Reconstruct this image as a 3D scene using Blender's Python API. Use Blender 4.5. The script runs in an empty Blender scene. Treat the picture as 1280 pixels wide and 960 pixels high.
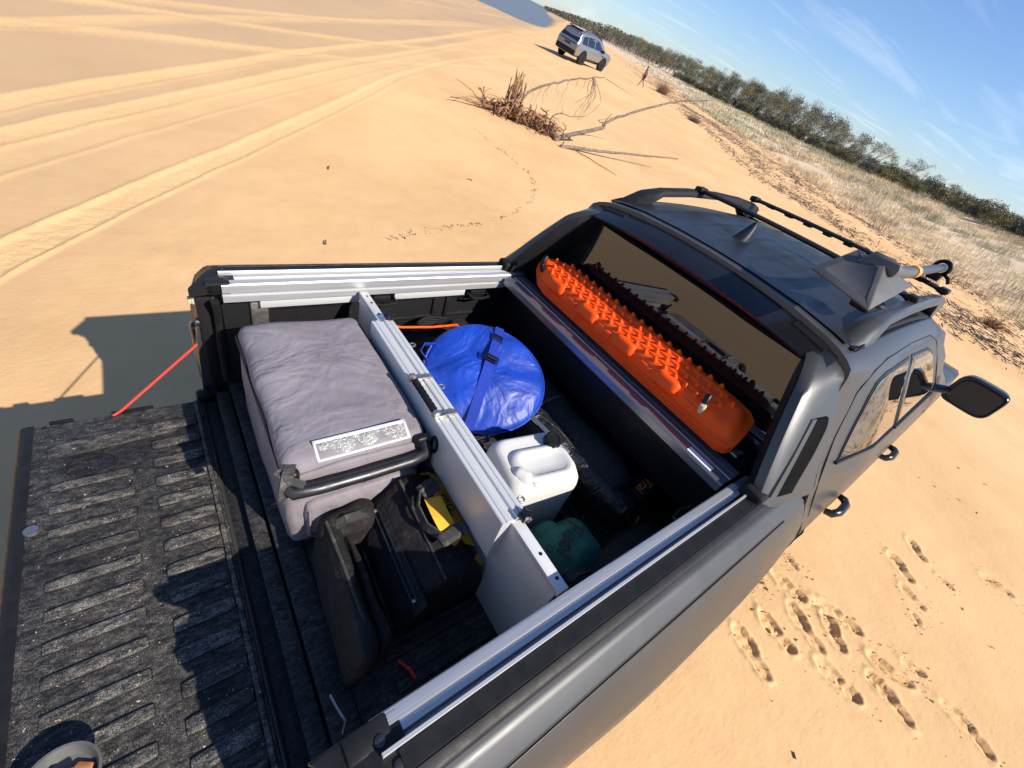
import bpy, bmesh, math, random
import numpy as np
from mathutils import Vector, Matrix, noise, Quaternion
R = math.radians
sc = bpy.context.scene
COL = sc.collection
rng = random.Random(7)

# ------------------------------------------------------------------ camera, sky, sun, exposure
# TT turns truck coordinates (x forward, y left, z up from the ground under the truck) into world ones: the truck leans to its left
TT = Matrix(((1.0, 0.0014, -0.018, 0), (0.0, 0.99663, 0.082, 0), (0.018, -0.082, 0.99647, 0), (0, 0, 0, 1)))
q_ = TT.to_quaternion(); TT = q_.to_matrix().to_4x4()
CAM_T = Vector((-0.07029, -0.84383, 2.28696))
YAW, PITCH, ROLL, FPX = 0.738671, -0.654372, 0.365966, 529.32
fw = Vector((math.cos(YAW)*math.cos(PITCH), math.sin(YAW)*math.cos(PITCH), math.sin(PITCH)))
rt = fw.cross(Vector((0, 0, 1))).normalized(); up = rt.cross(fw)
r2 = rt*math.cos(ROLL) + up*math.sin(ROLL); u2 = -rt*math.sin(ROLL) + up*math.cos(ROLL)
cm = Matrix((r2, u2, -fw)).transposed().to_4x4(); cm.translation = CAM_T
cam_d = bpy.data.cameras.new('camera'); cam = bpy.data.objects.new('camera', cam_d); COL.objects.link(cam)
cam.matrix_world = TT @ cm
cam_d.sensor_fit = 'HORIZONTAL'; cam_d.sensor_width = 36.0; cam_d.lens = FPX/1280*36
cam_d.clip_start = .02; cam_d.clip_end = 9000
sc.camera = cam
CAMW = (TT @ cm).translation
def ray(u, v):      # direction in truck coordinates of a pixel of the 1280x960 photograph
    return (r2*(u-640)/FPX - u2*(v-480)/FPX + fw).normalized()
def hit(u, v, ax, val):
    d = ray(u, v); k = 'xyz'.index(ax); return CAM_T + d*((val - CAM_T[k])/d[k])
def far_pt(u, v, dist):
    return CAMW + (TT.to_3x3() @ ray(u, v))*dist

SUN_T = Vector((.47, -1.31, 1.0)).normalized(); SUN = (TT.to_3x3() @ SUN_T).normalized()
EL = math.asin(SUN.z); AZ = math.atan2(SUN.x, SUN.y)
w = bpy.data.worlds.new('World'); sc.world = w; w.use_nodes = True
nt = w.node_tree; nt.nodes.clear()
out = nt.nodes.new('ShaderNodeOutputWorld'); bg = nt.nodes.new('ShaderNodeBackground'); sky = nt.nodes.new('ShaderNodeTexSky')
sky.sky_type = 'NISHITA'; sky.sun_disc = False; sky.sun_elevation = EL; sky.sun_rotation = AZ
sky.air_density = 1.0; sky.dust_density = .25; sky.ozone_density = 3.2
bg.inputs['Strength'].default_value = .098
# thin high cloud streaks
tc = nt.nodes.new('ShaderNodeTexCoord'); sep = nt.nodes.new('ShaderNodeSeparateXYZ'); nt.links.new(tc.outputs['Generated'], sep.inputs[0])
mx = nt.nodes.new('ShaderNodeMath'); mx.operation = 'MAXIMUM'; mx.inputs[1].default_value = .03; nt.links.new(sep.outputs['Z'], mx.inputs[0])
vdiv = nt.nodes.new('ShaderNodeVectorMath'); vdiv.operation = 'DIVIDE'
cmb = nt.nodes.new('ShaderNodeCombineXYZ')
for k in 'XYZ': nt.links.new(mx.outputs[0], cmb.inputs[k])
nt.links.new(tc.outputs['Generated'], vdiv.inputs[0]); nt.links.new(cmb.outputs[0], vdiv.inputs[1])
mpn = nt.nodes.new('ShaderNodeMapping'); mpn.inputs['Rotation'].default_value = (0, 0, R(35)); mpn.inputs['Scale'].default_value = (.16, .75, 1); mpn.inputs['Location'].default_value = (1.45, .35, 0)
nt.links.new(vdiv.outputs[0], mpn.inputs[0])
nz = nt.nodes.new('ShaderNodeTexNoise'); nz.inputs['Scale'].default_value = 1.3; nz.inputs['Detail'].default_value = 7; nz.inputs['Roughness'].default_value = .55; nz.inputs['Distortion'].default_value = .6
nt.links.new(mpn.outputs[0], nz.inputs['Vector'])
cr = nt.nodes.new('ShaderNodeValToRGB'); cr.color_ramp.elements[0].position = .53; cr.color_ramp.elements[1].position = .88
cr.color_ramp.elements[1].color = (.5, .5, .5, 1); nt.links.new(nz.outputs['Fac'], cr.inputs[0])
mixc = nt.nodes.new('ShaderNodeMix'); mixc.data_type = 'RGBA'; nt.links.new(cr.outputs[0], mixc.inputs['Factor'])
tint = nt.nodes.new('ShaderNodeMix'); tint.data_type = 'RGBA'; tint.blend_type = 'MULTIPLY'; tint.inputs[0].default_value = 1; tint.inputs[7].default_value = (.79, .89, 1.10, 1)
nt.links.new(sky.outputs[0], tint.inputs[6]); nt.links.new(tint.outputs[2], mixc.inputs[6]); mixc.inputs[7].default_value = (7.5, 7.9, 8.6, 1)
nt.links.new(mixc.outputs[2], bg.inputs[0]); nt.links.new(bg.outputs[0], out.inputs[0])

sun_d = bpy.data.lights.new('sun', 'SUN'); sun_d.energy = 5.0; sun_d.angle = R(.53); sun_d.color = (1.0, .92, .80)
sun = bpy.data.objects.new('sun', sun_d); COL.objects.link(sun)
sun.rotation_euler = (-SUN).to_track_quat('-Z', 'Y').to_euler(); sun.location = (0, 0, 20)
sc.view_settings.view_transform = 'Standard'; sc.view_settings.look = 'None'
sc.view_settings.exposure = .56; sc.view_settings.gamma = 1
sc.render.engine = 'CYCLES'; sc.cycles.max_bounces = 6

# ------------------------------------------------------------------ materials
class NT:
    def __init__(s, name):
        s.m = bpy.data.materials.new(name); s.m.use_nodes = True; s.t = s.m.node_tree
        s.b = s.t.nodes['Principled BSDF']; s.co = None
    def n(s, t, **k):
        o = s.t.nodes.new('ShaderNode'+t)
        for a, v in k.items():
            if hasattr(o, a) and a not in o.inputs.keys(): setattr(o, a, v)
        return o
    def link(s, a, b): s.t.links.new(a, b)
    def coord(s, scale=(1, 1, 1), rot=(0, 0, 0)):
        if s.co is None: s.co = s.n('TexCoord')
        mp = s.n('Mapping'); mp.inputs['Scale'].default_value = scale; mp.inputs['Rotation'].default_value = rot
        s.link(s.co.outputs['Object'], mp.inputs[0]); return mp.outputs[0]
    def noise(s, scale, detail=3, rough=.5, vec=None, dist=0):
        o = s.n('TexNoise'); o.inputs['Scale'].default_value = scale; o.inputs['Detail'].default_value = detail
        o.inputs['Roughness'].default_value = rough; o.inputs['Distortion'].default_value = dist
        s.link(vec if vec is not None else s.coord(), o.inputs['Vector']); return o.outputs['Fac']
    def ramp(s, fac, a, b, ca=0., cb=1.):
        o = s.n('MapRange'); o.inputs['From Min'].default_value = a; o.inputs['From Max'].default_value = b
        o.inputs['To Min'].default_value = ca; o.inputs['To Max'].default_value = cb; o.interpolation_type = 'SMOOTHSTEP'
        s.link(fac, o.inputs[0]); return o.outputs[0]
    def math(s, op, a, b):
        o = s.n('Math'); o.operation = op
        for i, x in enumerate((a, b)):
            if isinstance(x, (int, float)): o.inputs[i].default_value = x
            else: s.link(x, o.inputs[i])
        return o.outputs[0]
    def mix(s, fac, a, b):
        o = s.n('Mix'); o.data_type = 'RGBA'
        if isinstance(fac, (int, float)): o.inputs[0].default_value = fac
        else: s.link(fac, o.inputs[0])
        for i, x in ((6, a), (7, b)):
            if isinstance(x, tuple): o.inputs[i].default_value = (*x[:3], 1)
            else: s.link(x, o.inputs[i])
        return o.outputs[2]
    def attr(s, name):
        o = s.n('Attribute'); o.attribute_name = name; return o.outputs['Fac']
    def bump(s, h, strength=.3, dist=.01, prev=None):
        o = s.n('Bump'); o.inputs['Strength'].default_value = strength; o.inputs['Distance'].default_value = dist
        s.link(h, o.inputs['Height'])
        if prev is not None: s.link(prev, o.inputs['Normal'])
        s.link(o.outputs[0], s.b.inputs['Normal']); return o.outputs[0]
    def set(s, **k):
        for a, v in k.items():
            i = s.b.inputs[a.replace('_', ' ')]
            if isinstance(v, tuple): i.default_value = (*v[:3], 1) if len(v) == 3 and i.type == 'RGBA' else v
            elif isinstance(v, (int, float)): i.default_value = v
            else: s.link(v, i)
        return s
M = {}
def simple(name, col, rough=.5, metal=0., var=.12, nscale=9., bump=0., bscale=60., coat=0., spec=None, bdist=.004):
    k = NT(name)
    f = k.noise(nscale, 4)
    c = k.mix(k.ramp(f, .3, .7), tuple(x*(1-var) for x in col), tuple(min(1, x*(1+var)) for x in col))
    k.set(Base_Color=c, Metallic=metal, Coat_Weight=coat)
    k.set(Roughness=k.ramp(k.noise(nscale*2.3, 3), .3, .7, rough*.88, min(1, rough*1.12)))
    if spec is not None: k.set(**{'Specular_IOR_Level': spec})
    if bump: k.bump(k.noise(bscale, 4), bump, bdist)
    M[name] = k.m; return k
simple('paint', (.066, .066, .067), .42, .45, .05, 3, .02, 900, coat=.15)
simple('roof_paint', (.017, .0175, .020), .36, .1, .04, 3, coat=.0, spec=.2)
simple('gloss_black', (.009, .0095, .012), .24, 0, .2, 5, coat=.12, spec=.4)
simple('black_plastic', (.012, .012, .013), .5, 0, .2, 20, .12, 700, spec=.25)
simple('black_smooth', (.009, .009, .010), .42, 0, .2, 10, spec=.25)
simple('rubber', (.011, .011, .011), .7, 0, .25, 20, .1, 200, spec=.2)
simple('dark_metal', (.06, .06, .065), .42, .8, .2, 20)
simple('zinc', (.45, .44, .42), .38, .9, .2, 30, .05, 80)
simple('silver_paint', (.28, .285, .295), .32, .6, .04, 2, coat=.4)
simple('tan_print', (.55, .5, .3), .6)
simple('white_plastic', (.60, .60, .575), .36, 0, .03, 4, .04, 25)
simple('orange_plastic', (.95, .085, .004), .5, 0, .10, 10, .06, 220, spec=.25)
simple('yellow_fabric', (.80, .42, .03), .75, 0, .12, 16, .3, 400)
simple('green_fabric', (.035, .16, .125), .72, 0, .15, 12, .25, 300)
simple('red_cable', (.75, .05, .03), .45, 0, .1, 40)
simple('orange_print', (.85, .2, .02), .6)
simple('dark_print', (.012, .02, .02), .7)
simple('sticker', (.75, .75, .75), .35)
simple('tail_red', (.32, .015, .015), .2, coat=.6)
simple('skin', (.16, .08, .05), .6)
simple('beige_cloth', (.38, .30, .24), .85)
simple('dark_cloth', (.05, .05, .055), .85)
simple('driftwood', (.19, .145, .11), .85, 0, .35, 14, .5, 60, bdist=.02)
simple('root_brown', (.27, .145, .075), .85, 0, .45, 9, .5, 70, bdist=.02)
simple('twig_dark', (.13, .088, .062), .9, 0, .5, 3)
simple('bark_grey', (.36, .325, .28), .9, 0, .35, 5, .4, 40, bdist=.02)
simple('leaf_olive', (.145, .13, .05), .7, 0, .5, .7)
simple('leaf_grey', (.115, .114, .08), .75, 0, .45, .6)
simple('leaf_dark', (.085, .09, .052), .7, 0, .45, .7)
simple('grass_straw', (.62, .53, .37), .8, 0, .35, .35)
simple('grass_green', (.42, .415, .28), .8, 0, .35, .35)
simple('orange_chip', (.6, .24, .09), .7, 0, .3, 30, .3, 120)
k = NT('aluminium'); s_ = k.noise(1, 3, .6, k.coord((3, 600, 600)))
k.set(Base_Color=k.mix(k.ramp(s_, .3, .7), (.50, .505, .51), (.62, .62, .625)), Metallic=.6, Roughness=k.ramp(s_, .3, .7, .36, .48)); k.bump(s_, .05, .001); M['aluminium'] = k.m
k = NT('anodised'); s_ = k.noise(1, 3, .6, k.coord((600, 3, 600)))
k.set(Base_Color=k.mix(k.ramp(s_, .3, .7), (.60, .60, .59), (.70, .70, .69)), Metallic=.35, Roughness=.42); k.bump(s_, .04, .001); M['anodised'] = k.m
k = NT('bar_metal'); s_ = k.noise(1, 3, .6, k.coord((600, 3, 600)))
k.set(Base_Color=k.mix(s_, (.28, .27, .30), (.38, .37, .41)), Metallic=.8, Roughness=.33); M['bar_metal'] = k.m
# moulded black bed liner, dusted with dried sand
def liner(name, dust, ridge=None):
    k = NT(name); fine = k.noise(420, 2, .7); mid = k.noise(55, 9, .82, k.coord((.55, 1.3, 1), (0, 0, .08))); big = k.noise(4.2, 4, .6)
    d = k.math('MULTIPLY', k.ramp(mid, .36, .70), k.ramp(big, .28, .60, .35, 1))
    d = k.math('MULTIPLY', d, k.ramp(fine, .32, .72)); d = k.math('MULTIPLY', d, dust)
    if ridge:
        spz = k.n('SeparateXYZ'); k.link(k.coord(), spz.inputs[0]); d = k.math('MULTIPLY', d, k.ramp(spz.outputs['Z'], ridge[0], ridge[1], .55, 1.15))
    geo = k.n('NewGeometry'); sp = k.n('SeparateXYZ'); k.link(geo.outputs['True Normal'], sp.inputs[0])
    d = k.math('MULTIPLY', d, k.ramp(sp.outputs['Z'], .3, .95))
    sp2 = k.noise(110, 3, .6); spk = k.math('MULTIPLY', k.ramp(sp2, .68, .73), dust)
    c = k.mix(d, (.009, .009, .0105), (.44, .40, .35)); c = k.mix(spk, c, (.55, .47, .33))
    k.set(Base_Color=c, Roughness=k.ramp(fine, .3, .7, .48, .66), Specular_IOR_Level=.22); k.bump(fine, .35, .0015); M[name] = k.m
liner('liner', .16); liner('liner_dusty', .42); liner('tailgate_plastic', 1.0, (.8435, .8505))
# fabrics
def fabric(name, col, rough=.8, wr=.5, wscale=7., weave=900, dist=.02, sheen=.0, var=.15, dusty=0):
    k = NT(name)
    wv = k.noise(weave, 1); c1 = k.noise(5, 5, .6)
    wrn = k.noise(wscale, 3, .55, k.coord((1, 1.6, 1)), 1.2); wrn2 = k.noise(wscale*3.1, 2, .5, k.coord((1.4, 1, 1), (0, 0, .6)), .8)
    c = k.mix(k.ramp(c1, .3, .7), tuple(x*(1-var) for x in col), tuple(x*(1+var) for x in col))
    if dusty: c = k.mix(k.math('MULTIPLY', k.ramp(k.noise(30, 5, .7), .5, .75), dusty), c, (.33, .29, .25))
    k.set(Base_Color=c, Roughness=rough, Sheen_Weight=sheen, Specular_IOR_Level=.5 if 'vinyl' in name else .22)
    b1 = k.bump(wv, .12, .001); h = k.math('ADD', wrn, k.math('MULTIPLY', wrn2, .35)); k.bump(h, wr, dist, b1); M[name] = k.m
fabric('fridge_fabric', (.215, .192, .21), .62, .55, 3.6, dist=.03)
fabric('black_fabric', (.017, .0138, .0145), .72, .5, 11, dist=.012, dusty=.10)
fabric('strap_black', (.05, .05, .048), .85, .2, 30, weave=600, dist=.004, dusty=.5)
fabric('charcoal_fabric', (.015, .0155, .017), .7, .6, 8, dist=.02, dusty=.06)
fabric('vinyl_black', (.014, .015, .017), .42, .9, 10, dist=.02, sheen=0)
fabric('blue_vinyl', (.006, .045, .36), .45, .6, 3.6, dist=.03, sheen=0, var=.25)
fabric('blue_strap', (.015, .04, .33), .7, .15, 30, weave=500, dist=.003)
fabric('green_bag', (.03, .135, .105), .7, .5, 8, dist=.02)
k = NT('window_plastic'); wr = k.noise(46, 3, .5, None, 1.5)
k.set(Base_Color=k.mix(k.ramp(wr, .4, .65), (.24, .24, .23), (.42, .42, .40)), Roughness=.14); k.bump(wr, .8, .012); M['window_plastic'] = k.m
k = NT('car_glass'); k.set(Base_Color=(.006, .007, .008), Roughness=.015, Specular_IOR_Level=.8, Coat_Weight=1., Coat_Roughness=.01); M['car_glass'] = k.m
k = NT('mirror_glass'); k.set(Base_Color=(.55, .57, .6), Metallic=1., Roughness=.02); M['mirror_glass'] = k.m
k = NT('water'); wv = k.noise(.7, 3, .6, k.coord((1, .35, 1)))
k.set(Base_Color=(.12, .125, .125), Roughness=.38, Specular_IOR_Level=.5); k.bump(wv, .35, .1); M['water'] = k.m
simple('foam', (.8, .8, .78), .8)

# ------------------------------------------------------------------ mesh helpers
ORG = {}
class MB:
    def __init__(s): s.bm = bmesh.new()
    def verts(s, ps): return [s.bm.verts.new(p) for p in ps]
    def face(s, vs):
        try: return s.bm.faces.new(vs)
        except ValueError: return None
    def box(s, c, d, rot=None, bev=0., seg=2):
        t = bmesh.new(); bmesh.ops.create_cube(t, size=1)
        for v in t.verts: v.co = Vector((v.co.x*d[0], v.co.y*d[1], v.co.z*d[2]))
        if bev: bmesh.ops.bevel(t, geom=t.edges[:], offset=bev, segments=seg, profile=.5, affect='EDGES')
        mt = Matrix.Translation(c) @ (rot.to_4x4() if rot is not None else Matrix.Identity(4))
        s.add(t, mt); return s
    def add(s, t, mt=Matrix.Identity(4)):
        me = bpy.data.meshes.new('t'); t.transform(mt); t.to_mesh(me); t.free(); s.bm.from_mesh(me); bpy.data.meshes.remove(me)
    def loft(s, rings, closed=True, caps=True, closed_u=False):
        vs = [s.verts(r) for r in rings]; n = len(rings[0]); m = len(rings)
        for i in range(m if closed_u else m-1):
            a, b = vs[i], vs[(i+1) % m]
            for j in range(n if closed else n-1):
                s.face((a[j], a[(j+1) % n], b[(j+1) % n], b[j]))
        if caps and closed and not closed_u:
            s.face(vs[0][::-1]); s.face(vs[-1])
        return s
    def tube(s, pts, r, n=8, caps=True, flat=1.):
        pts = [Vector(p) for p in pts]; rings = []; N = None
        for i, p in enumerate(pts):
            d = (pts[min(i+1, len(pts)-1)] - pts[max(i-1, 0)]).normalized()
            if N is None:
                a = Vector((0, 0, 1)) if abs(d.z) < .9 else Vector((1, 0, 0)); N = (a - d*a.dot(d)).normalized()
            else:
                N = N - d*N.dot(d)
                N = N.normalized() if N.length > 1e-6 else d.orthogonal().normalized()
            B = d.cross(N); rr = r[i] if isinstance(r, (list, tuple)) else r
            rings.append([p + (N*math.cos(2*math.pi*k/n)*flat + B*math.sin(2*math.pi*k/n))*rr for k in range(n)])
        return s.loft(rings, True, caps)
    def ribbon(s, pts, w, side, th=.003):
        rings = []
        for i, p in enumerate(pts):
            p = Vector(p); d = (Vector(pts[min(i+1, len(pts)-1)]) - Vector(pts[max(i-1, 0)])).normalized()
            a = Vector(side); a = (a - d*a.dot(d)).normalized(); nn = d.cross(a)
            rings.append([p + a*w/2 + nn*th/2, p - a*w/2 + nn*th/2, p - a*w/2 - nn*th/2, p + a*w/2 - nn*th/2])
        return s.loft(rings)
    def prism(s, poly, fa, fb, caps=True):
        return s.loft([[fa(p) for p in poly], [fb(p) for p in poly]], True, caps)
    def lathe(s, prof, n=24, mt=Matrix.Identity(4), caps=True):
        return s.loft([[mt @ Vector((r*math.cos(2*math.pi*k/n), r*math.sin(2*math.pi*k/n), z)) for k in range(n)] for r, z in prof], True, caps)
    def grid(s, fn, nu, nv):
        vs = [[s.bm.verts.new(fn(i/nu, j/nv)) for j in range(nv+1)] for i in range(nu+1)]
        for i in range(nu):
            for j in range(nv): s.face((vs[i][j], vs[i+1][j], vs[i+1][j+1], vs[i][j+1]))
        return s
    def soft(s, c, half, r, n=10, puff=.0, amp=.0, fr=6., rot=None, seed=0., taper=0.):
        t = bmesh.new(); bmesh.ops.create_cube(t, size=2); bmesh.ops.subdivide_edges(t, edges=t.edges[:], cuts=n, use_grid_fill=True)
        h = Vector(half)
        for v in t.verts:
            q = v.co.copy(); p = Vector((q.x*h.x, q.y*h.y, q.z*h.z))
            inner = Vector([max(-(a-r), min(a-r, b)) for a, b in zip(h, p)]); d = p - inner
            nn = d.normalized() if d.length > 1e-7 else Vector((0, 0, 1)); o = inner + nn*(r if d.length > 1e-7 else 0)
            k = puff*(1-min(1, abs(q.x))**2*.9)*(1-min(1, abs(q.y))**2*.9) if abs(q.z) > .99 else puff*.6*(1-q.z**2)
            o = o + nn*k
            if taper: f = 1 - taper*(q.z+1)/2; o.x *= f; o.y *= f
            if amp: o = o + nn*amp*noise.noise(o*fr + Vector((seed, seed*1.7, seed*.3)))*1.6
            v.co = o
        s.add(t, Matrix.Translation(c) @ (rot.to_4x4() if rot is not None else Matrix.Identity(4))); return s

def make(name, mb, mat, parent=None, ang=38, org=None, recalc=True):
    me = bpy.data.meshes.new(name)
    if recalc: bmesh.ops.recalc_face_normals(mb.bm, faces=mb.bm.faces[:])
    o_ = Vector(ORG[parent.name]) if parent else Vector(org or (0, 0, 0))
    bmesh.ops.translate(mb.bm, verts=mb.bm.verts[:], vec=-o_)
    mb.bm.to_mesh(me); mb.bm.free()
    for m in (mat if isinstance(mat, list) else [mat]): me.materials.append(M[m])
    me.shade_smooth()
    if ang < 180: me.set_sharp_from_angle(angle=R(ang))
    o = bpy.data.objects.new(name, me); COL.objects.link(o)
    if parent: o.parent = parent; ORG[o.name] = o_
    return o
def tag(o, label, cat=None, group=None, kind=None):
    if label: o['label'] = label
    if cat: o['category'] = cat
    if group: o['group'] = group
    if kind: o['kind'] = kind
    return o
def thing(name, label, cat, org, truck=True, group=None):
    o = bpy.data.objects.new(name, None); COL.objects.link(o); o.empty_display_size = .1
    o.matrix_world = (TT if truck else Matrix.Identity(4)) @ Matrix.Translation(org)
    ORG[o.name] = Vector(org); return tag(o, label, cat, group)
def shared(name, src, mt, parent):
    o = bpy.data.objects.new(name, src if not hasattr(src, 'data') else src.data); COL.objects.link(o)
    o.parent = parent; o.matrix_local = mt; return o
def text_mesh(body, size, mt, th=.0008):
    cu = bpy.data.curves.new('t', 'FONT'); cu.body = body; cu.size = size; cu.extrude = th; cu.align_x = 'CENTER'; cu.align_y = 'CENTER'; cu.shear = .15
    to = bpy.data.objects.new('t', cu); COL.objects.link(to)
    me = bpy.data.meshes.new_from_object(to.evaluated_get(bpy.context.evaluated_depsgraph_get()))
    bpy.data.objects.remove(to); bpy.data.curves.remove(cu)
    me.transform(mt); mb = MB(); mb.bm.from_mesh(me); bpy.data.meshes.remove(me); return mb
def frame(o, xd, yd):      # matrix with given origin, x and y directions
    x = Vector(xd).normalized(); z = x.cross(Vector(yd)).normalized(); y = z.cross(x)
    m = Matrix((x, y, z)).transposed().to_4x4(); m.translation = o; return m
V = Vector
simple('leaf_print', (.22, .33, .05), .5, 0, .4, 40)
simple('shovel_grey', (.085, .085, .085), .55, .1, .12, 12, .06, 300)
simple('orange_collar', (.85, .34, .03), .5)
simple('dark_grey_shaft', (.045, .045, .05), .35, .2, .1, 20)
simple('bowl_rubber', (.10, .10, .10), .6, 0, .2, 20, .1, 120)
simple('mirror_dark', (.035, .042, .05), .12, 0, .1, 10, spec=.25)
simple('tail_dark', (.035, .012, .012), .2, coat=.5)
simple('wrack_litter', (.20, .135, .10), .9, 0, .5, 3)
simple('void_black', (.006, .006, .006), .95, 0, .1, 10, spec=.05)

# ------------------------------------------------------------------ terrain
def sm(e0, e1, x):
    q = np.clip((x-e0)/(e1-e0), 0, 1); return q*q*(3-2*q)
def vnoise(x, y, seed=0):
    xi = np.floor(x).astype(np.int64); yi = np.floor(y).astype(np.int64); fx = x-xi; fy = y-yi
    fx = fx*fx*(3-2*fx); fy = fy*fy*(3-2*fy)
    def h(a, b):
        n = (a*374761393 + b*668265263 + seed*974711) & 0x7fffffff; n = ((n ^ (n >> 13))*1274126177) & 0x7fffffff
        return ((n ^ (n >> 16)) & 0xffff)/65535.0
    return (h(xi, yi)*(1-fx)+h(xi+1, yi)*fx)*(1-fy)+(h(xi, yi+1)*(1-fx)+h(xi+1, yi+1)*fx)*fy-.5
def fbm(x, y, o=4, seed=0):
    r = 0; a = 1
    for i in range(o): r = r+a*vnoise(x*2**i, y*2**i, seed+i); a *= .5
    return r
def st(x, y): return .643*x+.766*y, .766*x-.643*y
UPT = TT.to_3x3() @ Vector((0, 0, 1))
def tveg(s): return np.interp(s, [-40, 60, 120, 270, 500, 800, 1500], [38, 38, 36, 21, 6, -18, -80])
def H(x, y):
    x = np.asarray(x, float); y = np.asarray(y, float); s, t = st(x, y)
    hd = np.interp(s, [-40, 20, 36, 62, 121, 200, 300, 500], [3.4, 3.1, 2.6, 1.8, 1.35, 1.1, .9, .8])
    tv = tveg(s); k = tv/38.0
    tt = np.where(t > 0, t/np.maximum(k, .12), t); tt = np.where(tv <= 4.6, t-tv+38, tt)
    base = np.interp(t, [-400, -60, -45, -20, -8, -3, 3, 8, 14], [-6, -2.4, -1.7, -.95, -.52, -.24, -.12, 0, .03])
    dune = np.interp(tt, [10, 14, 22, 30, 38, 48, 90, 400], [0, .02, .08, .45, .98, 1.1, 1.2, 1.6])*hd
    h = base+dune
    lag = sm(92, 122, s+.6*(t+11))*sm(-3.2, -9, t-np.interp(s, [0, 150, 300, 600, 1500], [0, 0, -4, -26, -90]))
    h = h-lag*2.2
    plane = -(UPT.x*x+UPT.y*y)/UPT.z
    r = np.hypot(x-1.5, y); wv = sm(13, 3.5, r)
    und = (.02*np.sin(s*.35+.3*t)+.016*np.sin(t*.8-.21*s))*sm(6, 15, r)
    mound = .50*np.exp(-((x-26.6)**2+(y-28.6)**2)/90.0)
    return h*(1-wv)+plane*wv+und+mound
def Hs(x, y): return float(H(np.array([x]), np.array([y]))[0])
TRK = [  # wheel tracks: polyline, width, depth, churn
 ([(-2.6, .9), (-1.04, 3.44), (-.51, 4.32), (.44, 5.7), (2.23, 8.02), (3.85, 9.93), (6.78, 13.56), (10.2, 17.42), (18.5, 24.8), (25, 28.2)], .29, .045, 1.),
 ([(-2.8, 4.6), (-1.25, 6.87), (-.38, 8.13), (.97, 9.71), (2.66, 11.52), (5.76, 15.41), (12.72, 23.05), (27.46, 39.27), (50, 64)], .31, .04, .8),
 ([(-2.4, 4.1), (-1.2, 5.9), (-.6, 6.76), (.35, 7.97), (1.99, 9.81), (4.9, 12.94), (9.03, 17.83), (15.82, 25.14), (30.35, 40.76), (52, 64)], .30, .036, .75),
 ([(-2.3, 3.5), (-1.16, 5.33), (-.47, 6.31), (.73, 7.89), (2.2, 9.52), (4.49, 11.78), (8.32, 16.29), (18, 27.3)], .4, .02, .4),
 ([(-4, 10.5), (-.28, 12.54), (1.31, 13.35), (3.76, 14.63), (6.01, 16.12), (8.92, 17.95), (17.58, 24.37), (23.65, 28.2)], .34, .028, .6),
 ([(-4, 8.2), (-1, 10.35), (.08, 10.87), (1.77, 11.59), (3.13, 12.11), (4.94, 13.06), (8.04, 15.08), (14.04, 19.08), (20.5, 23.8), (26, 28.6)], .34, .028, .6),
 ([(-4, 9.9), (.81, 13.94), (3.84, 16.69), (10.23, 23.02), (20.23, 32.64), (28.93, 40.09), (50, 60)], .34, .024, .5),
 ([(-4.4, 7.2), (-1.4, 9.98), (.02, 11.63), (2.45, 14.58), (7.54, 20.52), (16.05, 29.52), (29.2, 41.86), (54, 68)], .36, .024, .5),
 ([(-6, 9.6), (-2, 14), (3, 20), (12, 31), (26, 46), (55, 78)], .36, .022, .4), ([(-7, 11.6), (-2, 17), (4, 24.5), (14, 37), (30, 55), (52, 80)], .36, .02, .4)]
FPS = [(2.249, -1.151, 2.19, -1.437), (2.51, -1.184, 2.502, -1.461), (2.809, -1.285, 2.678, -1.558), (2.919, -1.089, 2.928, -1.346), (3.168, -1.049, 3.128, -1.199), (3.01, -1.372, 3.134, -1.668), (2.991, -1.438, 2.849, -1.654), (2.588, -1.557, 2.637, -1.821), (3.002, -1.739, 3.1, -2.009), (3.234, -1.901, 3.264, -2.041), (2.891, -1.793, 2.807, -2.061), (3.208, -2.158, 3.143, -2.434), (4.203, -1.558, 4.084, -1.792), (4.615, -1.608, 4.483, -1.793), (3.938, -1.719, 3.893, -1.913), (4.446, -1.881, 4.415, -2.017), (4.985, -2.147, 5.002, -2.388), (2.728, -1.058, 2.714, -1.147), (3.741, -1.846, 3.681, -1.935)]
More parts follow.
